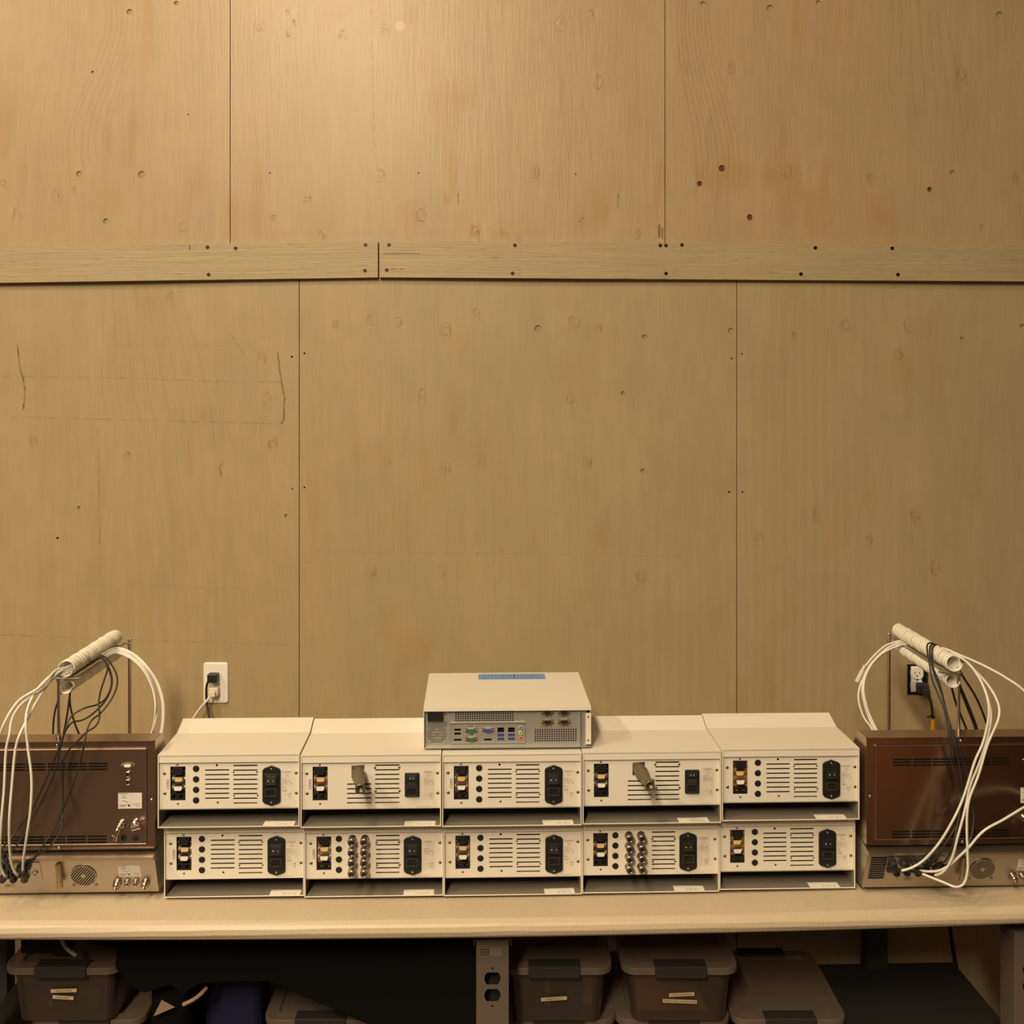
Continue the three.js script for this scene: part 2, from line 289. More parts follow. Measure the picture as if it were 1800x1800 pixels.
// the two flat boards that cover the joint
function batten(n, x0, yl, x1, yr, height) {
  const L = x1 - x0, g = new THREE.BoxGeometry(L, height, 0.016, 90, 1, 1), p = g.attributes.position, u = g.attributes.uv;
  for (let i = 0; i < p.count; i++) {
    const x = x0 + L / 2 + p.getX(i), t = (x - x0) / L, y = p.getY(i) + yl + (yr - yl) * t;
    u.setXY(i, (x + 1.6) / 3.2, (p.getY(i) + height / 2) / height);
    p.setXYZ(i, x, y, p.getZ(i) + 0.008 + 0.0022 + 0.002 * Math.sin(x * 5.2 + 1.1));
  }
  g.computeVertexNormals();
  const m = mesh('trim_' + n, g, M.board); struct(m); return m;
}
const zB = (x) => 0.016 + 0.0022 + 0.002 * Math.sin(x * 5.2 + 1.1);
const trim1 = batten(1, wx(-120), wy(468.5), wx(666) - 0.001, wy(457), 0.1), trim2 = batten(2, wx(668), wy(457), wx(1920), wy(465), 0.1);
for (const [px, py] of [[368, 436], [417, 438], [644, 432], [370, 484], [643, 477], [685, 432], [681, 476], [905, 433], [901, 482], [1159, 433], [1169, 433], [1197, 432], [1169, 482], [1430, 437], [1405, 483], [1564, 438], [1574, 484]])
  part('screw', cylZ(0.0052, 0.0048, 0.003, wx(px), wy(py), zB(wx(px)) - 0.0008, 12), M.screw, px < 667 ? trim1 : trim2);
M.screw.color.setRGB(0.045, 0.035, 0.03);
M.screwHead = std(lin(0.3, 0.24, 0.19), 0.42, 1);

// lamps under the high ceiling, behind and above the camera
for (const [x, y, z, w, d, e, label] of LAMPS) {
  const t = thing('ceiling_light', label, 'light');
  t.position.set(x, y, z);
  part('housing', bx(w + 0.06, 0.12, d + 0.06, 0, 0.075, 0, 0.01), M.fixture, t);
  part('diffuser', bx(w, 0.02, d, 0, 0.01, 0), M.glow, t);
  for (const s of [-1, 1]) part('hanger', cylY(0.006, 0.006, 0.2, 0, 0.23, s * d * 0.35, 8), M.fixture, t);
  const l = new THREE.RectAreaLight(LAMP_COLOR, e, w, d);
  l.position.set(x, y - 0.012, z); l.rotation.x = -Math.PI / 2; l.castShadow = true; scene.add(l);
}

// a wooden crate on the floor to the right of the camera: the brown that the right steel enclosure mirrors
{
  const t = thing('wooden_crate', 'brown slatted wooden crate on the floor at the right, outside the picture', 'crate');
  t.position.set(2.35, 0, 4.1); t.rotation.y = -0.5;
  const wood = std(lin(0.5, 0.2, 0.07), 0.7);
  for (let i = 0; i < 6; i++) { part('slat', bx(1.5, 0.012, 0.17, 0, 0.806, -0.46 + i * 0.184, 0.003), wood, t); if (i < 4) for (const s of [-1, 1]) part('slat', bx(1.5, 0.17, 0.018, 0, 0.11 + i * 0.19, s * 0.5, 0.003), wood, t); }
  for (const [x, z] of [[-1, -1], [1, -1], [-1, 1], [1, 1]]) part('corner_post', bx(0.06, 0.8, 0.06, x * 0.7, 0.4, z * 0.46, 0.004), wood, t);
  for (const s of [-1, 1]) part('end_panel', bx(0.018, 0.78, 0.95, s * 0.74, 0.41, 0), wood, t);
}

for (const [x, y, z, e, label] of GLOBES) {
  const t = thing('globe_lamp', label, 'lamp', 'hanging globe lamps');
  t.position.set(x, y, z);
  part('globe', new THREE.SphereGeometry(0.12, 24, 16), M.globe, t);
  part('cap', cylY(0.035, 0.05, 0.05, 0, 0.135, 0), M.fixture, t);
  part('cord', cylY(0.005, 0.005, 0.46, 0, 0.385, 0, 8), M.fixture, t);
  const l = new THREE.PointLight(LAMP_COLOR, e, 0, 2); l.position.set(x, y, z); l.shadow.radius = 6; l.castShadow = true; scene.add(l);
}

// ---------------------------------------------------------------- bench frame: u along the bench, h above its top, v away from the viewer
const PHI = 1.72 * Math.PI / 180, TOP = 0.85, OZ = CAM_Z - 2.318;
const W = (u, h, v) => V(u * Math.cos(PHI) - v * Math.sin(PHI), TOP + h, OZ - u * Math.sin(PHI) - v * Math.cos(PHI));
const sag = (u) => 0.010 * u * u;
function place(o, u, h, v, turn = 0) { o.position.copy(W(u, h, v)); o.rotation.y = PHI + turn; return o; }

const bench = thing('workbench', 'long workbench with a beige round-nosed laminate top and grey steel posts', 'workbench');
place(bench, 0, 0, 0); bench.position.y = 0;
{
  const R = 0.02, pts = [];
  const a0 = -0.056;                                                 // centre of the nose, nearer than the module fronts
  for (let i = 0; i <= 30; i++) { const a = Math.PI / 2 + i / 30 * Math.PI; pts.push([a0 + R * Math.cos(a), -R + R * Math.sin(a)]); }
  pts.push([0.63, -2 * R], [0.63, 0]);
  const g = new THREE.ExtrudeGeometry(poly(pts.reverse()), { depth: 3.0, bevelEnabled: false, steps: 40 }).rotateY(Math.PI / 2).translate(-1.5, 0, 0);
  const p = g.attributes.position, uv = g.attributes.uv;
  for (let i = 0; i < p.count; i++) { uv.setXY(i, p.getX(i), p.getZ(i) - p.getY(i)); p.setY(i, TOP + p.getY(i) + sag(p.getX(i))); }
  part('worktop', toCreasedNormals(g, 0.5), M.worktop, bench);
  const plateShape = (w, y0, y1, cx) => {
    const duplex = (cy) => { const q = []; for (let i = 0; i < 28; i++) { const a = i / 28 * 2 * Math.PI; q.push([cx + 0.0172 * Math.cos(a), cy + Math.max(-0.0133, Math.min(0.0133, 0.0172 * Math.sin(a)))]); } return q; };
    return poly(rectPts(cx - w / 2, y0, cx + w / 2, y1), [duplex(TOP - 0.145 - 0.004), duplex(TOP - 0.145 - 0.0395), circlePts(cx, TOP - 0.1275, 0.0026, 8), circlePts(cx, TOP - 0.2075, 0.0026, 8)]);
  };
  for (const [u, w, f] of [[-0.0312, 0.069, -0.018], [1.131, 0.072, -0.018], [-1.2, 0.069, -0.018]]) {
    const yT = TOP - 0.068;
    const post = part('post', [extr(plateShape(w, 0, yT, u), 0.002).translate(0, 0, -f - 0.002), bx(0.002, yT, 0.06, u - w / 2 + 0.001, yT / 2, -f - 0.032), bx(0.002, yT, 0.06, u + w / 2 - 0.001, yT / 2, -f - 0.032)], M.post, bench);
    part('bracket', [bx(w + 0.012, 0.0025, 0.06, u, yT + 0.0012, -f - 0.029), bx(0.002, 0.014, 0.05, u - w / 2 - 0.005, yT - 0.006, -f - 0.03), bx(0.002, 0.014, 0.05, u + w / 2 + 0.005, yT - 0.006, -f - 0.03), bx(0.012, 0.0275 + sag(u), 0.03, u - 0.018, yT + 0.0142 + sag(u) / 2, -f - 0.035), bx(0.012, 0.0275 + sag(u), 0.03, u + 0.018, yT + 0.0142 + sag(u) / 2, -f - 0.035)], M.post, bench);
    part('wireway', bx(w - 0.006, 0.25, 0.02, u, TOP - 0.22, -f - 0.045), M.inside, post);
    part('rear_post', bx(0.055, TOP - 0.04, 0.05, u - 0.12, TOP / 2 - 0.02, -0.575), M.darkSteel, bench);
    part('foot', bx(0.09, 0.02, 0.62, u, 0.01, -0.3, 0.005), M.darkSteel, bench);
  }
  part('rear_beam', bx(2.2, 0.14, 0.03, -0.1, TOP - 0.12, -0.585), M.darkSteel, bench);
  part('lower_shelf', bx(2.5, 0.024, 0.5, -0.02, 0.388, -0.33), M.darkSteel, bench);
  // printed plate on the post that has the two outlet cut-outs
  const c = canvas(128, 48), g2 = c.getContext('2d'); g2.fillStyle = '#6b645c'; g2.fillRect(0, 0, 128, 48); g2.fillStyle = '#3a332c'; g2.fillRect(2, 4, 54, 40);
  g2.fillStyle = '#6b645c'; for (let i = 0; i < 4; i++) g2.fillRect(6 + i * 12, 12, 8, 8), g2.fillRect(6 + i * 12, 28, 8, 7); g2.fillStyle = '#5a534a'; for (let i = 0; i < 5; i++) g2.fillRect(66 + i * 10, 18, 7, 9);
  part('nameplate', new THREE.PlaneGeometry(0.046, 0.017).translate(-0.0312 - 0.004, TOP - 0.092, 0.018 + 0.0004), canvasMat(c, 0.6), bench);
}

// ---------------------------------------------------------------- instrument modules
const MH = 0.155, MW = 0.2995, FOOT = 0.006, PZ = -0.006;            // body height, width, foot height, plane of the rear plate
const mx = (X) => (X - 150) / 1000 * (MW / 0.3), my = (Y) => FOOT + MH - Y / 1000;
const cache = {};
const once = (k, f) => (cache[k] ??= f());
function textMat(text, bg, fg, w, h, font, rot = 0) {
  const c = canvas(w, h), g = c.getContext('2d'); g.fillStyle = bg; g.fillRect(0, 0, w, h); g.fillStyle = fg; g.font = font; g.textAlign = 'center'; g.textBaseline = 'middle'; g.translate(w / 2, h / 2); g.rotate(rot); g.fillText(text, 0, 0); return canvasMat(c, 0.55);
}
function ratingLabel(film, ul) {                                     // the printed ratings: too small to read in the photograph, so grey lines of print
  const c = canvas(140, 340), g = c.getContext('2d'); g.fillStyle = film; g.fillRect(0, 0, 140, 340);
  const row = (x0, x1, y, h, col) => { g.fillStyle = col; for (let x = x0; x < x1; x += 5 + rnd() * 3) g.fillRect(x, y + rnd() * 1.5, 2.5 + rnd() * 2, h); };
  row(14, 112, 6, 11, '#7d7060'); row(24, 105, 20, 6, '#8d8070'); g.fillStyle = '#a09382'; g.fillRect(4, 30, 128, 2);
  row(46, 84, 44, 8, '#85776a'); row(44, 98, 60, 8, '#85776a'); row(8, 82, 90, 7, '#7d7060'); row(8, 60, 108, 8, '#7d7060'); row(84, 118, 108, 7, '#7d7060'); row(8, 108, 122, 8, '#7d7060'); row(8, 90, 138, 7, '#85776a'); row(6, 76, 152, 7, '#85776a');
  g.fillStyle = '#4b4137'; for (let i = 0; i < 5; i++) for (let j = 0; j < 5; j++) if ((i * 3 + j * 5 + i * j) % 3) g.fillRect(106 + i * 4, 138 + j * 4, 4, 4);
  g.fillStyle = '#a09382'; g.fillRect(4, 170, 128, 2);
  if (ul) { g.strokeStyle = '#7d7060'; g.lineWidth = 4; g.beginPath(); g.arc(24, 196, 13, 0, 7); g.stroke(); row(36, 60, 198, 6, '#7d7060'); row(6, 66, 226, 12, '#6d6153'); row(16, 60, 244, 6, '#85776a'); }
  g.strokeStyle = '#8d8070'; g.lineWidth = 2.5; g.beginPath(); g.moveTo(36, 262); g.lineTo(50, 288); g.moveTo(50, 262); g.lineTo(36, 288); g.moveTo(33, 292); g.lineTo(54, 292); g.stroke();
  g.strokeStyle = '#4f463c'; g.lineWidth = 4.5; g.beginPath(); g.arc(92, 274, 13, 1.9, 4.4); g.stroke(); g.beginPath(); g.arc(119, 274, 13, 1.9, 4.4); g.stroke(); g.beginPath(); g.moveTo(107, 274); g.lineTo(116, 274); g.stroke();
  row(78, 116, 296, 8, '#6d6153'); row(84, 112, 310, 6, '#85776a');
  return canvasMat(c, 0.5);
}
const LAB = { tall: ratingLabel(CASE_CSS, true), film: ratingLabel('#d3cbbd', false) };
const warnMat = (() => { const c = canvas(256, 32), g = c.getContext('2d'); g.fillStyle = CASE_CSS; g.fillRect(0, 0, 256, 32); g.fillStyle = '#a8977e'; for (let x = 60; x < 250; x += 7) { g.fillRect(x, 6, 5, 5); if (x < 226) g.fillRect(x + 3, 20, 5, 5); } g.strokeStyle = '#9a8970'; g.lineWidth = 3; g.beginPath(); g.moveTo(20, 4); g.lineTo(34, 27); g.lineTo(6, 27); g.closePath(); g.stroke(); return canvasMat(c, 0.55); })();
const trayMats = [0, 1, 2, 3].map((k) => { const c = canvas(256, 96), g = c.getContext('2d'); g.fillStyle = '#ece6da'; g.fillRect(0, 0, 256, 96); g.strokeStyle = '#6d675e'; g.lineWidth = 3; g.beginPath(); g.moveTo(14, 16); g.quadraticCurveTo(30, 8, 44, 24); g.stroke(); g.lineWidth = 4; for (let i = 0; i < 5; i++) { const x = 110 + i * 24 + rnd() * 8; g.beginPath(); g.moveTo(x, 50 + rnd() * 10); g.lineTo(x + 10 * rnd(), 78); if ((i + k) % 2) g.lineTo(x + 14, 60); g.stroke(); } return canvasMat(c, 0.8); });
const comMats = { COM3: textMat('COM3', CASE_CSS, '#6c5d48', 128, 48, 'bold 44px sans-serif'), COM2: textMat('COM2', CASE_CSS, '#6c5d48', 128, 48, 'bold 44px sans-serif') };
const boards = { black: std(lin(0.02, 0.016, 0.013), 0.5), brown: std(lin(0.19, 0.1, 0.045), 0.5), red: std(lin(0.15, 0.045, 0.022), 0.5), amber: std(lin(0.34, 0.18, 0.05), 0.5), tan: std(lin(0.3, 0.2, 0.1), 0.5) };

// the raised ridge runs from x = r0 to r1 of the width; the rest of the top is flat (where another thing stands on it)
function caseGeo(r0 = -MW / 2, r1 = MW / 2) {
  const t = 0.002, B = FOOT, T = FOOT + MH, h = MW / 2;
  const ridge = [[0.147, T], [0.202, T + 0.017], [0.222, T + 0.008], [0.235, B]], flat = [[0.222, T], [0.235, B]];
  const side = (up) => [[0, B], ...(up ? ridge : flat).slice().reverse(), [0, T]];
  const top = (up) => up ? [[0, T], ...ridge, [0.233, B], [0.22, T + 0.006], [0.2015, T + 0.015], [0.1475, T - t], [0, T - t]] : [[0, T], ...flat, [0.233, B], [0.2205, T - t], [0, T - t]];
  const g = [profileX(side(r0 <= -h && r1 > -h), -h, t), profileX(side(r1 >= h && r0 < h), h - t, t)];
  for (const [a, b, up] of [[-h, r0, 0], [r0, r1, 1], [r1, h, 0]]) { const x0 = Math.max(a, -h + t), x1 = Math.min(b, h - t); if (x1 - x0 > 0.001) g.push(profileX(top(up), x0, x1 - x0)); }
  for (const x of [r0, r1]) if (x > -h && x < h) g.push(profileX([...ridge.slice(0, 3), [0.222, T - t], [0.147, T - t]], x - t / 2, t));
  g.push(bx(MW - 2 * t, t * 0.9, 0.002, 0, B + t / 2, -0.001), bx(MW - 2 * t - 0.001, 0.0145, 0.0015, 0, my(2.6 + 7.25), -0.0022), bx(MW - 2 * t, 0.0015, 0.15, 0, my(117.5), -0.081));
  return g;
}
function plateGeo(type) {
  const holes = [], X = (v) => mx(v), slot = (x0, x1, y) => holes.push(slotPts(X(x0), X(x1), my(y), 0.0031)), dot = (x, y, r = 2.3) => holes.push(circlePts(X(x), my(y), r / 1000, 10));
  holes.push(rectPts(X(25), my(99), X(57), my(26.5)));
  if (type === 'A') {
    for (let i = 0; i < 7; i++) slot(98, 150, 35 + 10 * i);
    for (let i = 0; i < 9; i++) slot(158, 210, 26 + 10 * i);
    dot(123.5, 24.8, 2.6); dot(125.5, 104.5, 2.6); for (const [x, y] of [[159, 40.3], [209, 40.3], [160, 90.2], [210, 90.2]]) dot(x, y, 2);
  } else if (type === 'B') {
    for (let i = 0; i < 5; i++) slot(98, 151, 65 + 10 * i);
    for (let i = 0; i < 9; i++) slot(158, 211, 25 + 10 * i);
  } else for (let i = 0; i < 9; i++) slot(153, 205, 26 + 10 * i);
  return extr(poly(rectPts(mx(2.3), my(117.8), mx(297.7), my(16)), holes), 0.0015).translate(0, 0, PZ - 0.0015);
}
function dShape(w, h, r) { const k = h * 0.16; return poly([[-w / 2 + r, h / 2], [w / 2 - r, h / 2], [w / 2, h / 2 - r], [w / 2 - k, -h / 2 + r], [w / 2 - k - r, -h / 2], [-w / 2 + k + r, -h / 2], [-w / 2 + k, -h / 2 + r], [-w / 2, h / 2 - r]]); }
function ringD(w, h, t) { const s = dShape(w, h, 0.0016), q = dShape(w - 2 * t, h - 2 * t, 0.0012); s.holes.push(new THREE.Path(q.getPoints())); return s; }
function serialPort(parent, X, Y, z, insertMat, len = 0.006, screwTop = false) {
  const x = mx(X), y = my(Y);
  const p = part('serial_port', once('db' + len, () => merge([bx(0.0305, 0.0115, 0.0012, 0, 0, 0.0006), extr(ringD(0.02, 0.0115, 0.0009), len).translate(0, 0, 0.001), cylZ(0.0024, 0.0026, 0.0055, -0.0125, -0.0008, 0.003, 6), cylZ(0.0024, 0.0026, 0.0055, 0.0125, -0.0008, 0.003, 6)])), M.nickel, parent);
  p.position.set(x, y, z);
  part('insert', once('dbi' + len, () => extr(dShape(0.018, 0.0094, 0.0014), len - 0.0012).translate(0, 0, 0.001)), insertMat, p);
  return p;
}
function headScrew(parent, X, Y, r = 0.0032) {
  const s = part('screw', once('scr' + r, () => merge([new THREE.SphereGeometry(r, 14, 5, 0, Math.PI * 2, 0, Math.PI / 2).scale(1, 0.5, 1).rotateX(Math.PI / 2), bx(r * 1.3, r * 0.3, 0.0004, 0, 0, r * 0.45)])), M.screwHead, parent);
  s.position.set(mx(X), my(Y), PZ); return s;
}
function powerInletTall(parent, X0, X1, Y0, Y1) {
  const w = (X1 - X0) / 1000, h = (Y1 - Y0) / 1000, e = h / 2, s = h / 2 - 0.0062;
  const frame = () => {
    const r = 0.003, body = [[0, e], [w / 2 - r, s + 0.0008], [w / 2, s - r], [w / 2, -s + r], [w / 2 - r, -s - 0.0008], [0, -e], [-w / 2 + r, -s - 0.0008], [-w / 2, -s + r], [-w / 2, s - r], [-w / 2 + r, s + 0.0008]];
    return merge([extr(poly(body), 0.003, 0.0008), bx(w * 0.82, 0.026, 0.003, 0, 0.0125, 0.0045, 0.0008), bx(w * 0.82, 0.0016, 0.0045, 0, -0.0015, 0.0048)]);
  };
  const p = part('power_inlet', once('inlet' + w, frame), M.black, parent); p.position.set(mx((X0 + X1) / 2), my((Y0 + Y1) / 2), PZ);
  const sw = part('rocker_switch', once('rocker', () => merge([bx(0.022, 0.0195, 0.003, 0, 0, 0, 0.001).rotateX(-0.2)])), M.black, p); sw.position.set(0, 0.0125, 0.0068);
  part('switch_mark', once('mark', () => merge([cylZ(0.0013, 0.0013, 0.0004, -0.0055, 0.0125, 0.0088, 10), bx(0.0008, 0.003, 0.0004, 0.0045, 0.0125, 0.0088)])), M.paper, p);
  const sock = part('socket', once('socket', () => { const s2 = poly(roundRect(0.026, 0.019, 0.003, 3), [[[-0.0105, -0.0068], [0.0105, -0.0068], [0.0105, 0.003], [0.007, 0.0068], [-0.007, 0.0068], [-0.0105, 0.003]]]); return merge([extr(s2, 0.004), bx(0.0018, 0.0012, 0.006, -0.006, -0.001, 0), bx(0.0018, 0.0012, 0.006, 0.006, -0.001, 0), bx(0.0018, 0.0012, 0.006, 0, 0.002, 0)]); }), M.rubber, p); sock.position.set(0, -0.0135, 0.0035);
  for (const s2 of [-1, 1]) { const q = part('screw', once('ins', () => new THREE.SphereGeometry(0.0022, 12, 5, 0, 6.2832, 0, 1.5708).scale(1, 0.6, 1).rotateX(Math.PI / 2)), M.chrome, p); q.position.set(0, s2 * (h / 2 - 0.006), 0.0038); }
}
function powerInletSmall(parent, X0, X1, Y0, Y1) {
  const w = (X1 - X0) / 1000, h = (Y1 - Y0) / 1000;
  const p = part('power_inlet', once('inletS', () => bx(w, h, 0.005, 0, 0, 0.0025, 0.0015)), M.black, parent); p.position.set(mx((X0 + X1) / 2), my((Y0 + Y1) / 2), PZ);
  part('rocker_switch', once('rockS', () => bx(w * 0.72, 0.012, 0.003, 0, 0, 0, 0.001).rotateX(-0.2).translate(0, 0.0155, 0.0058)), M.black, p);
  part('switch_mark', once('markS', () => merge([cylZ(0.0012, 0.0012, 0.0004, -0.0035, 0.0155, 0.0078, 10), bx(0.0009, 0.004, 0.0004, 0.003, 0.0155, 0.0078)])), M.paper, p);
  part('fuse_drawer', once('fuseS', () => bx(w * 0.68, 0.010, 0.002, 0, 0.0015, 0.0055, 0.0006)), M.latch, p);
  part('socket', once('sockS', () => merge([extr(poly(roundRect(0.025, 0.019, 0.003, 3), [roundRect(0.021, 0.014, 0.002, 2)]), 0.0035).translate(0, -0.0135, 0.0045), bx(0.0016, 0.003, 0.004, 0, -0.0125, 0.006), bx(0.0016, 0.003, 0.004, -0.0055, -0.0145, 0.006), bx(0.0016, 0.003, 0.004, 0.0055, -0.0145, 0.006)])), M.rubber, p);
}
function addModule({ type, label, board, com, u, h, v, tray, trayX, ridge }) {
  const t = thing('instrument_module', label, 'instrument', 'white instrument modules stacked in two rows on the bench');
  part('casing', once('case' + ridge, () => merge(caseGeo(...ridge))), M.casing, t);
  part('tray', once('tray0', () => merge([bx(MW - 0.004, 0.002, 0.23, 0, FOOT + 0.001, -0.117), bx(0.0006, 0.0355, 0.22, -MW / 2 + 0.0024, FOOT + 0.0195, -0.112), bx(0.0006, 0.0355, 0.22, MW / 2 - 0.0024, FOOT + 0.0195, -0.112), bx(MW - 0.006, 0.0355, 0.001, 0, FOOT + 0.0195, -0.15), bx(MW - 0.006, 0.0004, 0.15, 0, my(118.6), -0.083)])), M.tray, t, 'darker unpainted tray below the rear plate');
  part('rear_plate', once('plate' + type, () => plateGeo(type)), M.plate, t);
  part('chassis', once('chassis' + type, () => merge(type === 'C' ? [bx(0.235, 0.09, 0.02, 0.018, my(66), -0.045)] : [bx(0.235, 0.09, 0.02, 0.018, my(66), -0.045)])), M.inside, t);
  if (type === 'C') part('heat_sink', once('sink', () => bx(0.028, 0.028, 0.01, mx(180), my(66), -0.02)), M.galv, t);
  for (const [x, y] of [[-0.125, -0.02], [0.125, -0.02], [-0.125, -0.2], [0.125, -0.2]]) part('rubber_foot', once('mf' + x + y, () => cylY(0.009, 0.008, FOOT, x, FOOT / 2, y, 14)), M.rubber, t);
  // connector window with its circuit board
  const pcb = part('circuit_board', once('pcb', () => bx(0.036, 0.078, 0.0016, mx(41), my(63), PZ - 0.0105)), boards[board], t);
  const plug = part('black_connector', once('bc', () => merge([extr(dShape(0.023, 0.0165, 0.002), 0.012).translate(mx(41), my(36), PZ - 0.0095), bx(0.024, 0.003, 0.007, mx(41), my(29.5), PZ - 0.006, 0.0006), cylZ(0.0019, 0.0019, 0.006, mx(28), my(37.5), PZ - 0.006, 8), cylZ(0.0019, 0.0019, 0.006, mx(54), my(37.5), PZ - 0.006, 8)])), M.black, t);
  for (const x of [28, 54]) part('jack_screw', once('js' + x, () => cylZ(0.0016, 0.0019, 0.003, mx(x), my(38), PZ - 0.0025, 6)), M.nickel, t);
  serialPort(t, 41, 55, PZ - 0.0095, M.yellowInsert, 0.0062);
  serialPort(t, 41, 72.5, PZ - 0.0095, M.paleInsert, 0.0105);
  for (const s of [0, 1]) part('network_jack', once('rj' + s, () => extr(poly(rectPts(mx(25.6 + s * 15.8), my(97.6), mx(40.6 + s * 15.8), my(84.5)), [[[mx(28 + s * 15.8), my(95)], [mx(38 + s * 15.8), my(95)], [mx(38 + s * 15.8), my(88.5)], [mx(35.5 + s * 15.8), my(88.5)], [mx(35.5 + s * 15.8), my(86.5)], [mx(30.5 + s * 15.8), my(86.5)], [mx(30.5 + s * 15.8), my(88.5)], [mx(28 + s * 15.8), my(88.5)]]]), 0.009).translate(0, 0, PZ - 0.0095)), M.black, t);
  for (const [x, y, r] of [[12.5, 41, 0.0034], [13.2, 83.5, 0.0034], [292, 42.5, 0.0034], [292.5, 85.5, 0.0034], [40, 22.6, 0.0024], [41, 105.5, 0.0024]]) headScrew(t, x, y, r);
  if (com) { const q = part('lettering', once('comq', () => new THREE.PlaneGeometry(0.022, 0.0083).rotateZ(Math.PI / 2)), comMats[com], t); q.position.set(mx(19.5), my(64), PZ + 0.0003); }
  if (type !== 'B') for (let i = 0; i < 4; i++) { const q = part('blanking_plug', once('cap', () => latheZ([[0, 0.0016], [0.0058, 0.0014], [0.0068, 0.0006], [0.007, 0], [0.0068, 0]], 0, 0, 0, 24)), M.black, t); q.position.set(mx(type === 'A' ? 79.4 : 73.3), my(31.6 + 22.4 * i), PZ); }
  if (type === 'B') {
    for (const [x, y] of [[158, 29.8], [210, 29.8], [159.5, 80], [210.5, 80]]) headScrew(t, x, y, 0.0027);
    const conn = part('coupling_plug', once('mil', () => {
      const a = V(mx(124), my(33), PZ), b = V(mx(134), my(60.5), 0.062), dir = b.clone().sub(a).normalize(), L = b.distanceTo(a), q = new THREE.Quaternion().setFromUnitVectors(V(0, 0, 1), V(0.17, -0.13, 1).normalize());
      const parts = [bx(0.027, 0.027, 0.0018, 0, 0, 0.001), latheZ([[0.0128, 0], [0.0128, 0.006], [0.0118, 0.007], [0.0118, 0.012], [0.0132, 0.013], [0.0132, 0.026], [0.0122, 0.028], [0.0122, 0.04], [0.01, 0.046], [0.0094, 0.07], [0.0105, 0.071], [0.0105, 0.078], [0.0062, 0.079], [0.0062, 0.072], [0, 0.072]], 0, 0, 0, 22)];
      for (let i = 0; i < 12; i++) { const an = i / 12 * 6.2832; parts.push(bx(0.0016, 0.0024, 0.013, 0, 0, 0).translate(0, 0.0132, 0.0195).rotateZ(an)); }
      parts.push(bx(0.019, 0.004, 0.007, 0, 0.0085, 0.0745), bx(0.019, 0.004, 0.007, 0, -0.0085, 0.0745));
      const g = merge(parts.map((p) => p)); g.applyQuaternion(q); return g;
    }), M.olive, t, 'olive drab metal multi-pin plug screwed into its socket');
    conn.position.set(mx(121.5), my(37), PZ);
    powerInletSmall(t, 222, 253, 41, 91.5);
  } else powerInletTall(t, type === 'A' ? 221.5 : 214.5, type === 'A' ? 258 : 251, 27, 110.5);
  if (type === 'C') {
    for (const [c0, X] of [[0, 102.8], [1, 129.6]]) for (let i = 0; i < 4; i++) {
      const q = part('coax_socket', once('bnc', () => merge([latheZ([[0.0092, 0], [0.0092, 0.002], [0.0074, 0.0025], [0.0074, 0.005], [0.0062, 0.0055], [0.0062, 0.012], [0.0086, 0.013], [0.009, 0.0165], [0.0086, 0.0205], [0.0072, 0.0225], [0.0036, 0.0225], [0.0036, 0.018], [0, 0.018]], 0, 0, 0, 20), cylX(0.0012, 0.0012, 0.019, 0, 0, 0.0165, 8)])), M.bncMetal, t);
      q.position.set(mx(X), my(32 + 22.6 * i), PZ); part('bore', once('bore', () => cylZ(0.004, 0.004, 0.0008, 0, 0, 0.0226, 12)), M.black, q);
    }
    for (const [x, y] of [[154.5, 40.5], [203.5, 40.5], [155.5, 90], [204.5, 90]]) headScrew(t, x, y, 0.0026);
  }
  const lx = type === 'C' ? 256 : 261;
  const lab = part('rating_label', once('lab' + type, () => new THREE.PlaneGeometry(0.0245, 0.062)), type === 'A' ? LAB.tall : LAB.film, t); lab.position.set(mx(lx + 12.2), my(68.5), PZ + 0.0003);
  const wn = part('warning_print', once('warn', () => new THREE.PlaneGeometry(0.034, 0.0042)), warnMat, t); wn.position.set(mx(type === 'C' ? 252 : 262), my(114), PZ + 0.0003);
  const ts = part('tray_label', once('tray', () => bx(0.066, 0.0003, 0.024)), trayMats[tray], t); ts.position.set(mx(trayX), FOOT + 0.0022, -0.0135); ts.rotation.y = (tray - 1.5) * 0.02;
  place(t, u, h, v); return t;
}
const UP = 0.1612;
const rowU = (i) => 0.011 + (i - 2) * 0.3016, rowL = (i) => 0.014 + (i - 2) * 0.3003;
const mods = [
  ['A', 'black', 'COM3', 'white instrument module at the left end of the upper row, beside the dark enclosure', 0, 1, 0, 255],
  ['B', 'red', 'COM2', 'white instrument module, upper row, second from left, with olive plug and reddish circuit board', 1, 1, 1, 254],
  ['A', 'brown', 'COM3', 'white instrument module in the middle of the upper row, under the small computer', 2, 1, 2, 250],
  ['B', 'black', null, 'white instrument module, upper row, fourth from left, with olive plug and black circuit board', 3, 1, 3, 242],
  ['A', 'amber', null, 'white instrument module at the right end of the upper row, amber circuit board showing', 4, 1, 0, 240],
  ['A', 'black', 'COM3', 'white instrument module at the left end of the lower row, beside the steel base unit', 0, 0, 1, 258],
  ['C', 'tan', 'COM3', 'white instrument module, lower row, second from left, with coaxial sockets and COM3 lettering', 1, 0, 2, 246],
  ['A', 'brown', null, 'white instrument module in the middle of the lower row, between the two with coaxial sockets', 2, 0, 3, 252],
  ['C', 'black', null, 'white instrument module, lower row, fourth from left, with coaxial sockets and no lettering', 3, 0, 0, 236],
  ['A', 'amber', null, 'white instrument module at the right end of the lower row, beside the slotted steel vent', 4, 0, 1, 234],
];
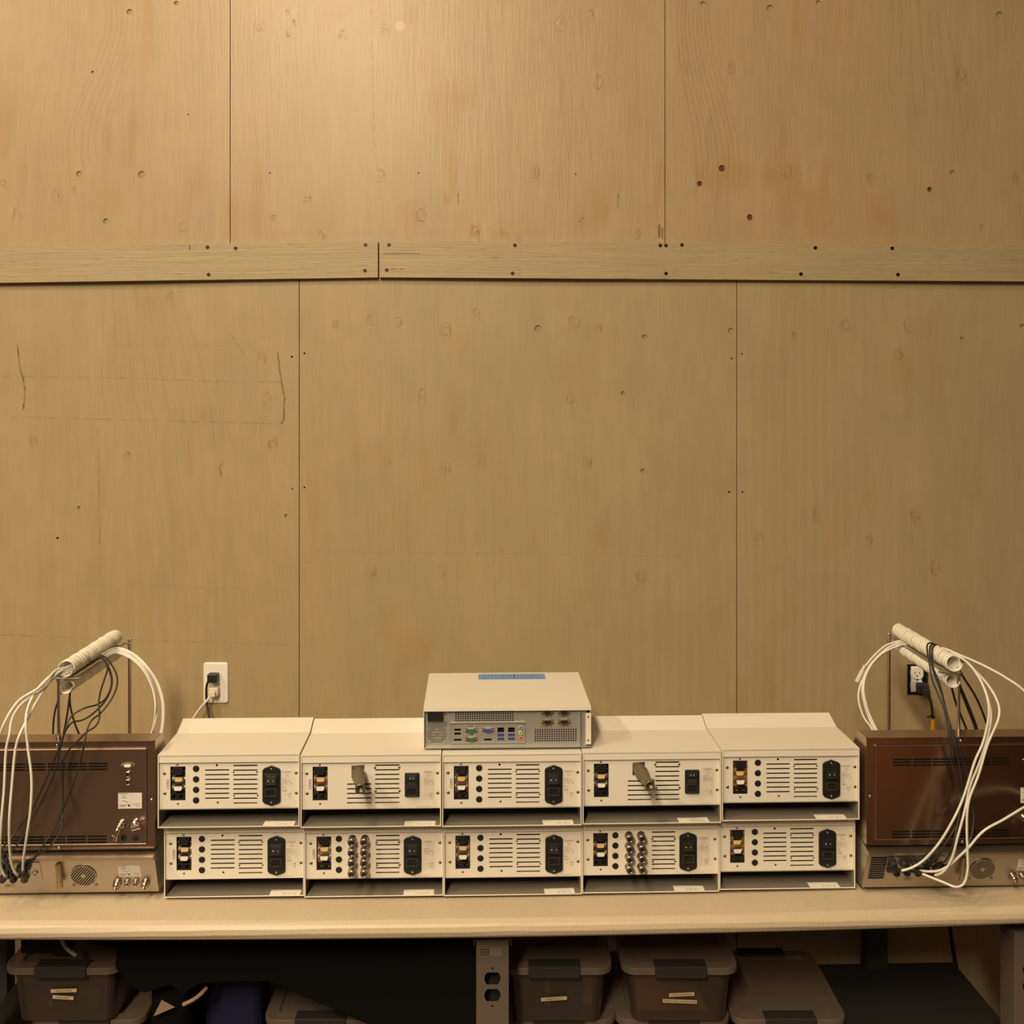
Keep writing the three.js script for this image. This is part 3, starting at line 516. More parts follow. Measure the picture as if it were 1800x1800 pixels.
for (const [type, board, com, label, i, up, tray, trayX] of mods) {
  const u = up ? rowU(i) : rowL(i), base = sag(Math.abs(u) + 0.12), h = MW / 2;
  addModule({ type, board, com, label, u, h: base + (up ? UP : 0.0003), v: up ? 0 : 0.027, tray, trayX, ridge: !up || i === 2 ? [h, h] : i === 1 ? [-h, 0.106] : i === 3 ? [-0.124, h] : [-h, h] });
}

// ---------------------------------------------------------------- small computer on top
{
  const t = thing('desktop_computer', 'low cream desktop computer seen from behind on the middle modules, blue tape on its lid', 'computer');
  const CW = 0.363, CH = 0.0875, CD = 0.29, f = 0.004, k = CW / 1710;                           // k: metres for one unit of the measured drawing, 1710 units wide
  const X = (a) => (a - 25) * k - CW / 2, Y = (b) => f + CH - (b - 445) * (CH / 412);
  part('cover', [bx(CW, 0.0015, CD, 0, f + CH - 0.0008, -CD / 2), bx(CW, 0.0072, 0.0015, 0, f + CH - 0.0036, -0.0008), bx(0.0015, CH, CD, -CW / 2 + 0.0008, f + CH / 2, -CD / 2), bx(0.0015, CH, CD - 0.02, CW / 2 - 0.0008, f + CH / 2, -CD / 2 - 0.01), bx(CW, CH, 0.003, 0, f + CH / 2, -CD + 0.0015)], M.casing, t);
  const brk = part('side_bracket', extr(poly(roundRect(0.0118, 0.068, 0.0012, 2, X(1708), Y(671))), 0.0015).translate(0, 0, -0.0035), M.casing, t);
  for (const y of [550, 790]) part('screw', cylZ(0.0018, 0.0022, 0.001, X(1706), Y(y), -0.0016, 12), M.screwHead, brk);
  const pz = -0.009, holes = [];
  const sq = (x, y, s) => holes.push(rectPts(x - s / 2, y - s / 2, x + s / 2, y + s / 2));
  for (let i = 0; i < 25; i++) for (let j = 0; j < 5; j++) sq(X(355 + 24.2 * i), Y(499 + 22.5 * j), 0.0031);
  for (let i = 0; i < 18; i++) for (let j = 0; j < 6; j++) sq(X(1168 + 24.4 * i), Y(688 + 22.6 * j), 0.0031);
  holes.push(rectPts(X(303), Y(814), X(1056), Y(612)));
  const fx = X(162), fy = Y(725), fr = 0.0205;
  for (let j = 0; j < 15; j++) for (let i = 0; i < 15; i++) { const x = X(72) + i * 0.0029 + (j % 2) * 0.00145, y = Y(600) - j * 0.0031, r = Math.hypot(x - fx, y - fy); if (x < X(266) && (r > 0.0115 ? r < fr || j < 4 : r < 0.0035 || j % 2 === 0)) holes.push(circlePts(x, y, 0.00105, 6)); }
  part('rear_panel', [extr(poly(rectPts(-CW / 2 + 0.002, f + 0.001, X(1625), f + CH - 0.002), holes), 0.001).translate(0, 0, pz - 0.001), bx(0.001, CH - 0.004, 0.008, X(1625), f + CH / 2, pz + 0.004), bx(X(1690) - X(1625), CH - 0.003, 0.001, (X(1690) + X(1625)) / 2, f + CH / 2, pz + 0.0005), bx(CW - 0.02, 0.001, 0.0085, -0.008, f + 0.0015, pz + 0.004)], M.galv, t);
  part('base_pan', bx(CW, 0.0012, CD, 0, f + 0.0006, -CD / 2), M.galv, t);
  part('interior', bx(CW - 0.02, CH - 0.012, 0.01, -0.005, f + CH / 2, pz - 0.014), M.inside, t);
  for (const s of [-1, 1]) for (const z of [-0.03, -0.25]) part('rubber_foot', cylY(0.008, 0.007, f, s * 0.165, f / 2, z, 12), M.rubber, t);
  const inlet = part('power_inlet', [bx(0.0335, 0.0205, 0.006, X(144), Y(533), pz + 0.003, 0.001)], M.black, t);
  part('screw', cylZ(0.002, 0.0022, 0.001, X(243), Y(520), pz + 0.0008, 10), M.screwHead, t);
  for (const x of [85, 240]) part('screw', new THREE.SphereGeometry(0.0026, 10, 6).scale(1, 1, 0.5).translate(X(x), Y(803), pz + 0.001), M.chrome, t);
  // input and output shield
  const sh = part('port_shield', [extr(poly(rectPts(X(298), Y(816), X(1062), Y(606)), [[515].map(() => 0) && rectPts(X(338), Y(688), X(404), Y(668)), rectPts(X(338), Y(729), X(404), Y(707)), rectPts(X(333), Y(790), X(410), Y(772)), rectPts(X(642), Y(790), X(720), Y(772)), rectPts(X(779), Y(708), X(846), Y(660)), rectPts(X(888), Y(708), X(955), Y(660)), rectPts(X(779), Y(752), X(846), Y(724)), rectPts(X(888), Y(752), X(955), Y(724)), rectPts(X(779), Y(790), X(846), Y(764)), rectPts(X(888), Y(790), X(955), Y(764))]), 0.0006).translate(0, 0, pz + 0.0005), bx(X(1062) - X(298), 0.0015, 0.004, 0, 0, 0).translate((X(1062) + X(298)) / 2, Y(607), pz + 0.002), bx(0.001, Y(606) - Y(816), 0.002, X(299), Y(711), pz + 0.001), bx(0.001, Y(606) - Y(816), 0.002, X(1061), Y(711), pz + 0.001), bx(X(1062) - X(298), 0.0012, 0.003, (X(1062) + X(298)) / 2, Y(815), pz + 0.0015)], M.galv, t);
  part('shield_backing', bx(X(1050) - X(305), Y(612) - Y(812), 0.001, (X(1050) + X(305)) / 2, Y(712), pz - 0.008), M.inside, t);
  for (const y of [738, 777]) for (const x of [812, 921]) part('usb_port', [bx(0.0128, 0.0034, 0.004, X(x), Y(y + 4), pz - 0.002)], M.blue, sh);
  const db = (x, y, mat, dark) => { const q = part('serial_port', once('db0.006', () => merge([bx(0.0305, 0.0115, 0.0012, 0, 0, 0.0006), extr(ringD(0.018, 0.0098, 0.0008), 0.006).translate(0, 0, 0.001), cylZ(0.0024, 0.0026, 0.0055, -0.0125, -0.0008, 0.003, 6), cylZ(0.0024, 0.0026, 0.0055, 0.0125, -0.0008, 0.003, 6)])), dark ? M.brassDull : M.nickel, t); q.position.set(X(x), Y(y), pz + 0.001); q.scale.set(0.86, 0.8, 0.7); part('insert', once('dbi0.006', () => extr(dShape(0.0162, 0.008, 0.0014), 0.0048).translate(0, 0, 0.001)), mat, q); };
  db(510, 686, M.green); db(512, 775, M.green); db(682, 684, M.blue);
  db(1290, 507, M.black, 1); db(1460, 507, M.black, 1); db(1290, 604, M.black, 1); db(1460, 604, M.black, 1);
  for (const [y, m] of [[664, M.sky], [716, M.lime], [768, M.pink]]) { const j = part('audio_jack', latheZ([[0.0042, 0], [0.0042, 0.0018], [0.0036, 0.0024], [0.0018, 0.0024], [0.0018, 0.0005]], X(1014), Y(y), pz + 0.001, 16), m, t); part('bore', cylZ(0.0018, 0.0018, 0.0006, X(1014), Y(y), pz + 0.0024, 10), M.black, j); }
  for (const [s, x, y] of [['COM 2', 506, 638], ['COM 1', 506, 726], ['COM 3', 1278, 552], ['COM 4', 1452, 552], ['COM 5', 1278, 648], ['COM 6', 1452, 648]]) { const q = part('lettering', new THREE.PlaneGeometry(0.026, 0.0072), textMat(s, x < 600 ? '#a8a49a' : '#99948a', '#080604', 184, 52, 'bold 56px sans-serif'), t); q.position.set(X(x), Y(y), pz + 0.0022 - (x > 600 ? 0.0016 : 0)); }
  const tc = canvas(512, 128), g = tc.getContext('2d'); g.fillStyle = '#6f95c6'; g.fillRect(0, 0, 512, 128); g.strokeStyle = '#1c2740'; g.lineWidth = 5;
  for (let r = 0; r < 2; r++) for (let i = 0; i < 16; i++) { if (i === 8) continue; const x = 40 + i * 28, y = 34 + r * 54; g.beginPath(); g.moveTo(x, y + rnd() * 16); g.lineTo(x + 8, y - 6 + rnd() * 22); g.lineTo(x + 16, y + rnd() * 18); g.stroke(); } g.lineWidth = 7; g.beginPath(); g.moveTo(276, 20); g.lineTo(272, 112); g.stroke();
  part('tape_label', bx(0.16, 0.0004, 0.048).translate(0.018, f + CH + 0.0002, -CD + 0.037), canvasMat(tc, 0.7), t);
  place(t, 0.002, 2 * UP - 0.0003 + sag(0.44), 0.022);
}

// ---------------------------------------------------------------- steel units at both ends
const SW = 0.413;
function steelBox(label, u, h, v) {
  const t = thing('steel_enclosure', label, 'enclosure'), H = 0.231, X = (m) => (m - SW * 500) / 1000;
  part('shell', [profileX([[0.003, 0.0], [0.003, H], [0.052, H], [0.2, 0.05], [0.2, 0]], -SW / 2, SW), bx(SW, 0.003, 0.003, 0, H - 0.0015, -0.0015), bx(SW, 0.003, 0.003, 0, 0.0015, -0.0015), bx(0.003, H, 0.003, -SW / 2 + 0.0015, H / 2, -0.0015), bx(0.003, H, 0.003, SW / 2 - 0.0015, H / 2, -0.0015)], M.steel, t);
  const holes = [];
  for (const [yr, x0] of [[H - 0.045, 57], [0.031, 55]]) for (let i = 0; i < 6; i++) for (let r = 0; r < 3; r++) holes.push(rectPts(X(x0 + i * 43.3), yr - r * 0.0062 - 0.0034, X(x0 + i * 43.3 + 39.5), yr - r * 0.0062));
  const Lx = -SW / 2 + 0.019, Rx = SW / 2 - 0.019, By = 0.0125, Ty = H - 0.0165;
  const plate = part('rear_plate', [extr(poly(rectPts(Lx, By, Rx, Ty), holes), 0.003).translate(0, 0, -0.0015), bx(SW - 0.006, H - 0.006, 0.0012, 0, H / 2, -0.0026 - 0.0003)], M.steel, t);
  part('vent_backing', bx(0.262, 0.02, 0.0004, X(186), H - 0.053, -0.002), M.inside, t); part('vent_backing', bx(0.262, 0.02, 0.0004, X(184), 0.023, -0.002), M.inside, t);
  part('bead', [bx(Rx - Lx, 0.0026, 0.003, 0, Ty, 0.0012, 0.0012), bx(Rx - Lx, 0.002, 0.003, 0, By, 0.0008, 0.0009), bx(0.002, Ty - By, 0.003, Rx, (Ty + By) / 2, 0.0008, 0.0009), bx(0.002, Ty - By, 0.003, Lx, (Ty + By) / 2, 0.0008, 0.0009)], M.bead, t);
  for (const [x, y] of [[206, H - 0.008], [405, 0.105], [8, 0.105], [210, 0.0055]]) part('screw', new THREE.SphereGeometry(0.0033, 12, 8, 0, 6.2832, 0, 1.5708).rotateX(Math.PI / 2).scale(1, 1, 0.8).translate(X(x), y, -0.001), M.chrome, t);
  const z = 0.0012, x0 = SW * 1000 - 60;
  const dbp = part('serial_port', [bx(0.026, 0.008, 0.001, X(x0 + 3), H - 0.05, z + 0.0005, 0.0004), extr(ringD(0.017, 0.0085, 0.0007), 0.005).translate(X(x0 + 3), H - 0.05, z), cylZ(0.0021, 0.0021, 0.004, X(x0 - 9.5), H - 0.0505, z + 0.002, 6), cylZ(0.0021, 0.0021, 0.004, X(x0 + 15.5), H - 0.0505, z + 0.002, 6)], M.chrome, t);
  part('insert', extr(dShape(0.0152, 0.007, 0.001), 0.004).translate(X(x0 + 3), H - 0.05, z), M.paleInsert, dbp);
  for (const y of [0.0695, 0.086]) { const j = part('round_socket', latheZ([[0.0068, 0], [0.0068, 0.004], [0.0055, 0.0055], [0.0042, 0.0055], [0.0042, 0.001]], X(x0 + 4), H - y, z, 18), M.nickel, t); part('bore', cylZ(0.0042, 0.0042, 0.001, X(x0 + 4), H - y, z + 0.0012, 12), M.black, j); }
  part('rating_label', bx(0.05, 0.0335, 0.0004, X(x0 + 7.5), H - 0.1265, z + 0.0002), LABEL_W, t);
  part('elbow_fitting', [latheZ([[0.0095, 0], [0.0095, 0.006], [0.0075, 0.007], [0.0075, 0.016], [0, 0.016]], X(x0 - 9), 0.056, z, 6), tube([V(X(x0 - 9), 0.056, z + 0.014), V(X(x0 - 10), 0.053, z + 0.024), V(X(x0 - 14), 0.043, z + 0.027), V(X(x0 - 16), 0.036, z + 0.027)], 0.0058, 14, 10), rod(V(X(x0 - 15), 0.041, z + 0.027), V(X(x0 - 17.5), 0.0315, z + 0.027), 0.0068, 6)], M.chrome, t);
  part('elbow_fitting', [latheZ([[0.0095, 0], [0.0095, 0.006], [0.0075, 0.007], [0.0075, 0.014], [0, 0.014]], X(x0 + 20), 0.0575, z, 6), rod(V(X(x0 + 17), 0.052, z + 0.016), V(X(x0 + 34), 0.0575, z + 0.018), 0.0062, 12), rod(V(X(x0 + 30), 0.0562, z + 0.0175), V(X(x0 + 35), 0.0578, z + 0.018), 0.0072, 6)], M.chrome, t);
  for (const x of [-5, 19.5]) part('blanking_plug', latheZ([[0, 0.0016], [0.0062, 0.0014], [0.0074, 0]], X(x0 + x), 0.0255, z, 22), M.blackMatte, t);
  place(t, u, h, v); return t;
}
const LABEL_W = (() => { const c = canvas(240, 160), g = c.getContext('2d'); g.fillStyle = '#d8d3cc'; g.fillRect(0, 0, 240, 160); g.fillStyle = '#5e5750'; g.fillRect(12, 6, 84, 6); g.fillRect(38, 28, 44, 6); g.fillRect(28, 48, 60, 6); g.fillRect(38, 78, 38, 6); g.fillRect(76, 90, 28, 6); g.fillStyle = '#8a5a50'; g.fillRect(12, 120, 84, 7); g.fillRect(12, 134, 60, 7); g.fillStyle = '#3c3630'; g.fillRect(100, 118, 20, 22); g.fillStyle = '#9a948c'; g.fillRect(124, 0, 2, 150); g.strokeStyle = '#4a433c'; g.lineWidth = 5; g.beginPath(); g.arc(194, 116, 12, 1.9, 4.4); g.stroke(); g.beginPath(); g.arc(220, 116, 12, 1.9, 4.4); g.stroke(); g.fillRect(180, 136, 36, 8); g.lineWidth = 2; g.strokeRect(150, 106, 16, 24); return canvasMat(c, 0.5); })();
function steelBase(label, u, h, v) {
  const t = thing('steel_base_unit', label, 'base unit'), X = (m) => (m - SW * 500) / 1000, f = 0.007;
  // side profile: deck, sloped lip towards the viewer, and a rear face that leans inwards to the bottom
  part('shell', [profileX([[0.028, f], [-0.004, 0.091], [-0.014, 0.093], [-0.016, 0.099], [0.03, 0.1095], [0.42, 0.1095], [0.42, f]], -SW / 2, SW)], M.steelBase, t);
  for (const x of [-0.17, 0.17]) for (const z of [-0.06, -0.39]) part('rubber_foot', cylY(0.011, 0.01, f, x, f / 2, z, 14), M.rubber, t);
  const face = new THREE.Group(); void face;
  const a = Math.atan2(0.032, 0.091 - f), q = (g) => g.rotateX(a).translate(0, f, -0.028);       // q lays a piece, drawn on z = 0 from the bottom edge up, on the leaning face
  const fanX = X(258), fy = 0.047, holes = [];
  const bars = [];
  for (let i = -5; i <= 5; i++) { const c = i * 0.0046, half = Math.sqrt(Math.max(0, 0.0265 ** 2 - c * c)); if (half > 0.003) bars.push(bx(2 * half, 0.0018, 0.0012).translate(0, c, 0)); }
  const grille = part('fan_grille', q(merge([merge(bars).rotateZ(0.9), extr(poly(circlePts(0, 0, 0.0275, 28), [circlePts(0, 0, 0.0262, 28)]), 0.001), extr(poly(circlePts(0, 0, 0.005, 16)), 0.001)]).translate(fanX, fy, 0.0014)), M.steelBase, t);
  part('fan_opening', q(cylZ(0.0268, 0.0268, 0.0006, fanX, fy, 0.0006, 28)), M.inside, t);
  for (const s of [-1, 1]) part('screw', q(cylZ(0.003, 0.0034, 0.0012, fanX + s * 0.024, fy - 0.026, 0.0008, 12)), M.screwHead, t);
  for (const x of [328, 388]) { const b = part('gas_fitting', q(latheZ([[0.0095, 0], [0.0095, 0.003], [0.008, 0.004], [0.008, 0.012], [0.0052, 0.013], [0.0042, 0.016], [0, 0.016]], X(x), 0.0265, 0, 16)), M.bncMetal, t); part('barb', q(rod(V(X(x), 0.0265, 0.014), V(X(x - 1), 0.024, 0.0185), 0.0042, 10)), M.screwHead, b); }
  for (const x of [349, 367]) { const b = part('coax_socket', q(latheZ([[0.0075, 0], [0.0075, 0.002], [0.006, 0.003], [0.006, 0.008], [0.004, 0.008], [0.004, 0.002], [0.0014, 0.002], [0.0014, 0.006], [0, 0.006]], X(x), 0.027, 0, 18)), M.bncMetal, t); void b; }
  part('rating_label', q(bx(0.047, 0.031, 0.0004, X(357), 0.058, 0.0004)), LABEL_W, t);
  part('cable_gland', q(merge([rod(V(X(211), 0.085, 0.006), V(X(211), 0.045, 0.012), 0.0055, 12), rod(V(X(211), 0.045, 0.012), V(X(210), 0.029, 0.013), 0.0072, 6)])), M.brassDull, t);
  part('vent_louvre', q(merge(Array.from({ length: 10 }, (_, i) => bx(0.034, 0.0032, 0.001, X(27), 0.026 + i * 0.0062, 0.0004)))), M.inside, t);
  part('socket_plate', q(bx(0.125, 0.05, 0.0012, X(108), 0.06, 0.0006, 0.0005)), M.steelBase, t);
  for (let r = 0; r < 2; r++) for (let i = 0; i < 4; i++) part('round_socket', q(latheZ([[0.0075, 0], [0.0075, 0.008], [0.006, 0.012], [0, 0.012]], X(58 + i * 23 + r * 9), 0.07 - r * 0.024, 0.0012, 14)), M.latch, t);
  part('jack', q(latheZ([[0.006, 0], [0.006, 0.003], [0.0035, 0.003], [0.0035, 0.001], [0, 0.001]], X(158), 0.056, 0.0006, 14)), M.nickel, t);
  const c = canvas(160, 60), g = c.getContext('2d'); g.fillStyle = '#a29688'; g.fillRect(0, 0, 160, 60); g.fillStyle = '#7a5246'; for (const [x, y, w] of [[20, 8, 110], [20, 24, 70], [20, 40, 100]]) g.fillRect(x, y, w, 5);
  part('warning_print', q(new THREE.PlaneGeometry(0.02, 0.0075).translate(X(98), 0.0205, 0.0005)), canvasMat(c, 0.5), t);
  place(t, u, h, v); return t;
}
const UL = -0.9575, UR = 0.98;
steelBase('steel base unit at the left end of the bench, under the dark steel enclosure', UL, sag(-UL + 0.16) + 0.0005, 0.012);
steelBase('steel base unit at the right end of the bench, slotted vent beside its cable plugs', UR, sag(UR + 0.16) + 0.0005, -0.016);
steelBox('dark brushed-steel enclosure on the left base unit, white label and two elbow fittings showing', UL, sag(-UL + 0.16) + 0.1105, 0.012);
steelBox('brown-looking brushed-steel enclosure on the right base unit, running out of the picture', UR, sag(UR + 0.16) + 0.1105, -0.016);

// cable racks: two posts, a bar, end plates; spiral wraps lie on and hang under the bar
function rack(label, xf, xb, df, db, side) {
  const t = thing('cable_rack', label, 'rack');
  const yb = EYE - 0.619, boxTop = TOP + sag(-UL + 0.16) + 0.1105 + 0.231 + 0.0005, deck = TOP + sag(-UL + 0.16) + 0.0005 + 0.11;
  const zf = CAM_Z - df, zb = CAM_Z - db, cx = (xf + xb) / 2;
  part('post', [cylY(0.0036, 0.0036, yb - boxTop, xf, (yb + boxTop) / 2, zf, 14), cylY(0.006, 0.006, 0.004, xf, boxTop + 0.002, zf, 14)], M.nickel, t);
  part('post', [cylY(0.0042, 0.0042, yb - deck, xb, (yb + deck) / 2, zb, 14)], M.nickel, t);
  const bar = [bx(0.02, 0.004, zf - zb, cx, yb + 0.002, (zf + zb) / 2)];
  part('bar', bar, M.nickel, t);
  for (const [x, z] of [[xf, zf], [xb, zb]]) { part('end_plate', bx(0.05, 0.0035, 0.014, cx, yb + 0.0018, z, 0.0012), M.nickel, t); part('cap_nut', [cylY(0.0052, 0.0052, 0.005, x, yb + 0.006, z, 6), new THREE.SphereGeometry(0.0042, 12, 8).translate(x, yb + 0.0105, z), cylY(0.0052, 0.0052, 0.005, x, yb - 0.0025, z, 6)], M.chrome, t); }
  return { yb, cx, zf, zb };
}
function spiral(label, a, b, R) {                                    // a flat plastic band wound with narrow gaps, closed in cross-section
  const d = b.clone().sub(a), L = d.length(), dir = d.clone().normalize(), e1 = V(1, 0, 0).addScaledVector(dir, -dir.x).normalize(), e2 = dir.clone().cross(e1);
  const pitch = 0.0122, w = 0.0112, turns = (L - w) / pitch, n = Math.round(turns * 22), sec = [[-1, 0], [-0.85, 0.0011], [-0.4, 0.0016], [0, 0.0017], [0.4, 0.0016], [0.85, 0.0011], [1, 0], [0.8, -0.001], [-0.8, -0.001]], pos = [], idx = [];
  for (let i = 0; i <= n; i++) {
    const th = i / n * turns * 2 * Math.PI, wob = R * (1 + 0.035 * Math.sin(th * 0.23) + 0.02 * Math.sin(th * 0.71));
    for (const [t, o] of sec) { const q = wob + o, p = a.clone().addScaledVector(dir, w / 2 + i / n * turns * pitch + t * w / 2).addScaledVector(e1, q * Math.cos(th)).addScaledVector(e2, q * Math.sin(th)); pos.push(p.x, p.y, p.z); }
  }
  const k = sec.length;
  for (let i = 0; i < n; i++) for (let j = 0; j < k; j++) { const A = i * k + j, B = i * k + (j + 1) % k; idx.push(A, A + k, B, B, A + k, B + k); }
  const g = new THREE.BufferGeometry(); g.setAttribute('position', new THREE.Float32BufferAttribute(pos, 3)); g.setIndex(idx); g.computeVertexNormals();
  const m = mesh('spiral_wrap', g, M.coil); tag(m, label, 'cable wrap'); return m;
}
const rl = rack('thin steel rack carrying white spiral wraps over the left enclosure', -0.965, -0.925, 2.328, 2.651, -1);
const rr = rack('thin steel rack carrying white spiral wraps over the right enclosure', 0.992, 0.9585, 2.374, 2.712, 1);
spiral('white spiral wrap lying on top of the left rack bar', V(-0.948, rl.yb + 0.0226, rl.zf + 0.012), V(-0.952, rl.yb + 0.0226, rl.zb + 0.012), 0.0158);
spiral('white spiral wrap hanging under the left rack bar', V(-0.949, rl.yb - 0.017, rl.zf + 0.008), V(-0.95, rl.yb - 0.017, rl.zb + 0.012), 0.0135);
spiral('white spiral wrap lying on top of the right rack bar', V(0.98, rr.yb + 0.0226, rr.zf + 0.012), V(0.977, rr.yb + 0.0226, rr.zb + 0.012), 0.0158);
spiral('white spiral wrap hanging under the right rack bar', V(0.979, rr.yb - 0.017, rr.zf + 0.006), V(0.978, rr.yb - 0.017, rr.zb + 0.012), 0.0135);

// ---------------------------------------------------------------- cables
// each point: x and y in the photograph's frame, and its distance from the camera
function cable(name, label, category, group, pts, r, mat, plugs = [], seg = 90) {
  const t = thing(name, label, category, group), q = pts.map((p) => P(...p));
  t.position.copy(q[0]); const loc = q.map((p) => p.clone().sub(q[0]));
  part('cord', tube(loc, r, seg, 8), mat, t);
  for (const [end, m, len, rad] of plugs) {
    const e = end ? loc[loc.length - 1] : loc[0], n = end ? loc[loc.length - 2] : loc[1], dir = e.clone().sub(n).normalize();
    part('plug', [rod(e.clone().addScaledVector(dir, -len * 0.4), e.clone().addScaledVector(dir, len * 0.6), rad, 12), rod(e.clone().addScaledVector(dir, -len * 0.9), e.clone().addScaledVector(dir, -len * 0.4), rad * 0.72, 12)], m, t);
  }
  return t;
}
const z5 = (x, y) => [x / 5.625, 1080 + y / 5.625], z6 = (x, y) => [x / 5.625, 1280 + y / 5.625], r5 = (x, y) => [1480 + x / 5.625, 1080 + y / 5.625], r6 = (x, y) => [1480 + x / 5.625, 1300 + y / 5.625];
const WG = 'white cables looping from the racks', BG = 'black cables hanging from the racks';
const WR = 0.0027, BR = 0.0019, plugB = [1, M.black, 0.024, 0.0062];
const path = (f, list) => list.map(([x, y, d]) => [...f(x, y), d]);
cable('white_cable', 'white cable at the far left that bows out of the picture edge', 'cable', WG, [...path(z5, [[760, 480, 2.36], [640, 530, 2.32], [560, 550, 2.3], [470, 640, 2.26], [370, 735, 2.23], [200, 840, 2.22], [110, 950, 2.21], [40, 1080, 2.2], [-10, 1210, 2.2]]), [-16, 1350, 2.2], [-18, 1450, 2.22], [-8, 1510, 2.25], [4, 1522, 2.275]], WR, M.whiteCable, [plugB]);
cable('white_cable', 'white cable, left one of the three crossing the left enclosure', 'cable', WG, [...path(z5, [[760, 500, 2.36], [640, 540, 2.32], [545, 600, 2.29], [430, 735, 2.25], [300, 815, 2.23], [190, 910, 2.22], [120, 1030, 2.21], [90, 1200, 2.2]]), ...path(z6, [[62, 200, 2.2], [40, 600, 2.2], [15, 900, 2.2], [0, 1250, 2.22], [14, 1390, 2.24], [50, 1462, 2.25], [90, 1462, 2.272]])], WR, M.whiteCable, [plugB]);
cable('white_cable', 'white cable, middle one of the three crossing the left enclosure', 'cable', WG, [...path(z5, [[760, 520, 2.36], [640, 560, 2.32], [520, 640, 2.29], [430, 750, 2.25], [340, 900, 2.23], [270, 1035, 2.22], [190, 1200, 2.2]]), ...path(z6, [[155, 200, 2.2], [115, 600, 2.2], [93, 900, 2.2], [97, 1200, 2.22], [125, 1380, 2.24], [165, 1445, 2.25], [205, 1450, 2.272]])], WR, M.whiteCable, [plugB]);
cable('white_cable', 'white cable, right one of the three crossing the left enclosure', 'cable', WG, [...path(z5, [[760, 500, 2.36], [640, 550, 2.32], [530, 585, 2.29], [385, 720, 2.25], [300, 860, 2.22], [262, 980, 2.21], [255, 1100, 2.2]]), ...path(z6, [[276, 190, 2.2], [312, 500, 2.2], [302, 800, 2.2], [268, 1050, 2.21], [238, 1250, 2.23], [226, 1400, 2.25], [240, 1468, 2.262]])], WR, M.whiteCable, [plugB]);
for (const [k, pts] of [[0, [[1000, 400, 2.47], [1165, 332, 2.56], [1300, 378, 2.55], [1440, 498, 2.54], [1560, 680, 2.53], [1612, 850, 2.52], [1618, 1040, 2.51], [1592, 1215, 2.5], [1560, 1330, 2.5]]], [1, [[1000, 420, 2.47], [1165, 350, 2.55], [1300, 392, 2.55], [1440, 520, 2.54], [1550, 690, 2.54], [1602, 860, 2.53], [1604, 1050, 2.52], [1578, 1215, 2.51], [1548, 1330, 2.51]]], [2, [[1000, 430, 2.46], [1160, 366, 2.54], [1290, 412, 2.54], [1430, 540, 2.53], [1515, 715, 2.52], [1548, 890, 2.51], [1536, 1060, 2.5], [1502, 1210, 2.5], [1475, 1330, 2.5]]], [3, [[1000, 450, 2.46], [1158, 382, 2.53], [1290, 432, 2.53], [1420, 555, 2.52], [1505, 725, 2.51], [1536, 890, 2.5], [1520, 1070, 2.5], [1488, 1210, 2.49], [1460, 1330, 2.49]]]])
  cable('white_cable', ['white cable, outermost of the four arching down behind the left enclosure', 'white cable, second outermost of the four arching behind the left enclosure', 'white cable, second innermost of the four arching behind the left enclosure', 'white cable, innermost of the four arching down behind the left enclosure'][k], 'cable', WG, path(z5, pts), 0.0024, M.whiteCable);
const BL = [
  [...path(z5, [[900, 470, 2.42], [990, 425, 2.4], [1045, 480, 2.37], [1062, 540, 2.35], [1040, 620, 2.33], [1000, 740, 2.3], [975, 880, 2.27], [982, 1030, 2.26], [940, 1110, 2.25], [860, 1160, 2.24], [780, 1240, 2.24], [690, 1330, 2.24], [640, 1420, 2.25]]), ...path(z6, [[618, 320, 2.27], [622, 600, 2.28], [620, 850, 2.27], [600, 1020, 2.25], [520, 1140, 2.23], [400, 1235, 2.24], [310, 1300, 2.25], [265, 1340, 2.262]])],
  [...path(z5, [[900, 470, 2.43], [1000, 420, 2.4], [1075, 540, 2.36], [1102, 690, 2.33], [1045, 830, 2.3], [960, 892, 2.28], [840, 925, 2.26], [730, 985, 2.25], [680, 1045, 2.24], [645, 1150, 2.23], [600, 1280, 2.23]]), ...path(z6, [[570, 230, 2.24], [490, 430, 2.25], [400, 630, 2.25], [325, 790, 2.25], [230, 925, 2.25], [130, 1060, 2.24], [60, 1140, 2.23], [20, 1200, 2.24], [50, 1290, 2.258]])],
  [...path(z5, [[900, 480, 2.42], [1010, 410, 2.4], [1115, 515, 2.36], [1162, 650, 2.33], [1130, 785, 2.3], [1060, 900, 2.28], [985, 985, 2.27], [905, 1050, 2.25], [862, 1140, 2.24], [835, 1280, 2.23]]), ...path(z6, [[790, 350, 2.24], [705, 600, 2.24], [610, 830, 2.25], [515, 1030, 2.24], [400, 1200, 2.23], [330, 1310, 2.24], [270, 1390, 2.262]])],
  [...path(z5, [[900, 490, 2.42], [1000, 430, 2.4], [1090, 560, 2.37], [1105, 700, 2.34], [1050, 840, 2.31], [970, 935, 2.29], [880, 1010, 2.27], [800, 1050, 2.26], [720, 1065, 2.25], [660, 1130, 2.24], [610, 1260, 2.23]]), ...path(z6, [[556, 390, 2.24], [430, 690, 2.25], [335, 870, 2.25], [230, 1060, 2.24], [120, 1220, 2.23], [60, 1300, 2.24], [90, 1390, 2.262]])],
];
const BLn = ['black cable that swings widest left, ending at the far left sockets', 'black cable', '', ''];
BL.forEach((p, i) => cable('black_cable', ['black cable dropping nearly straight down the middle of the left enclosure', 'black cable from the left rack that sweeps farthest left across the left enclosure', 'black cable from the left rack with the widest loop, outermost on the right', 'black cable from the left rack crossing behind the right white cable near the bottom'][i], 'cable', BG, p, BR, M.blackCable, [[1, M.black, 0.022, 0.0058]], 110));
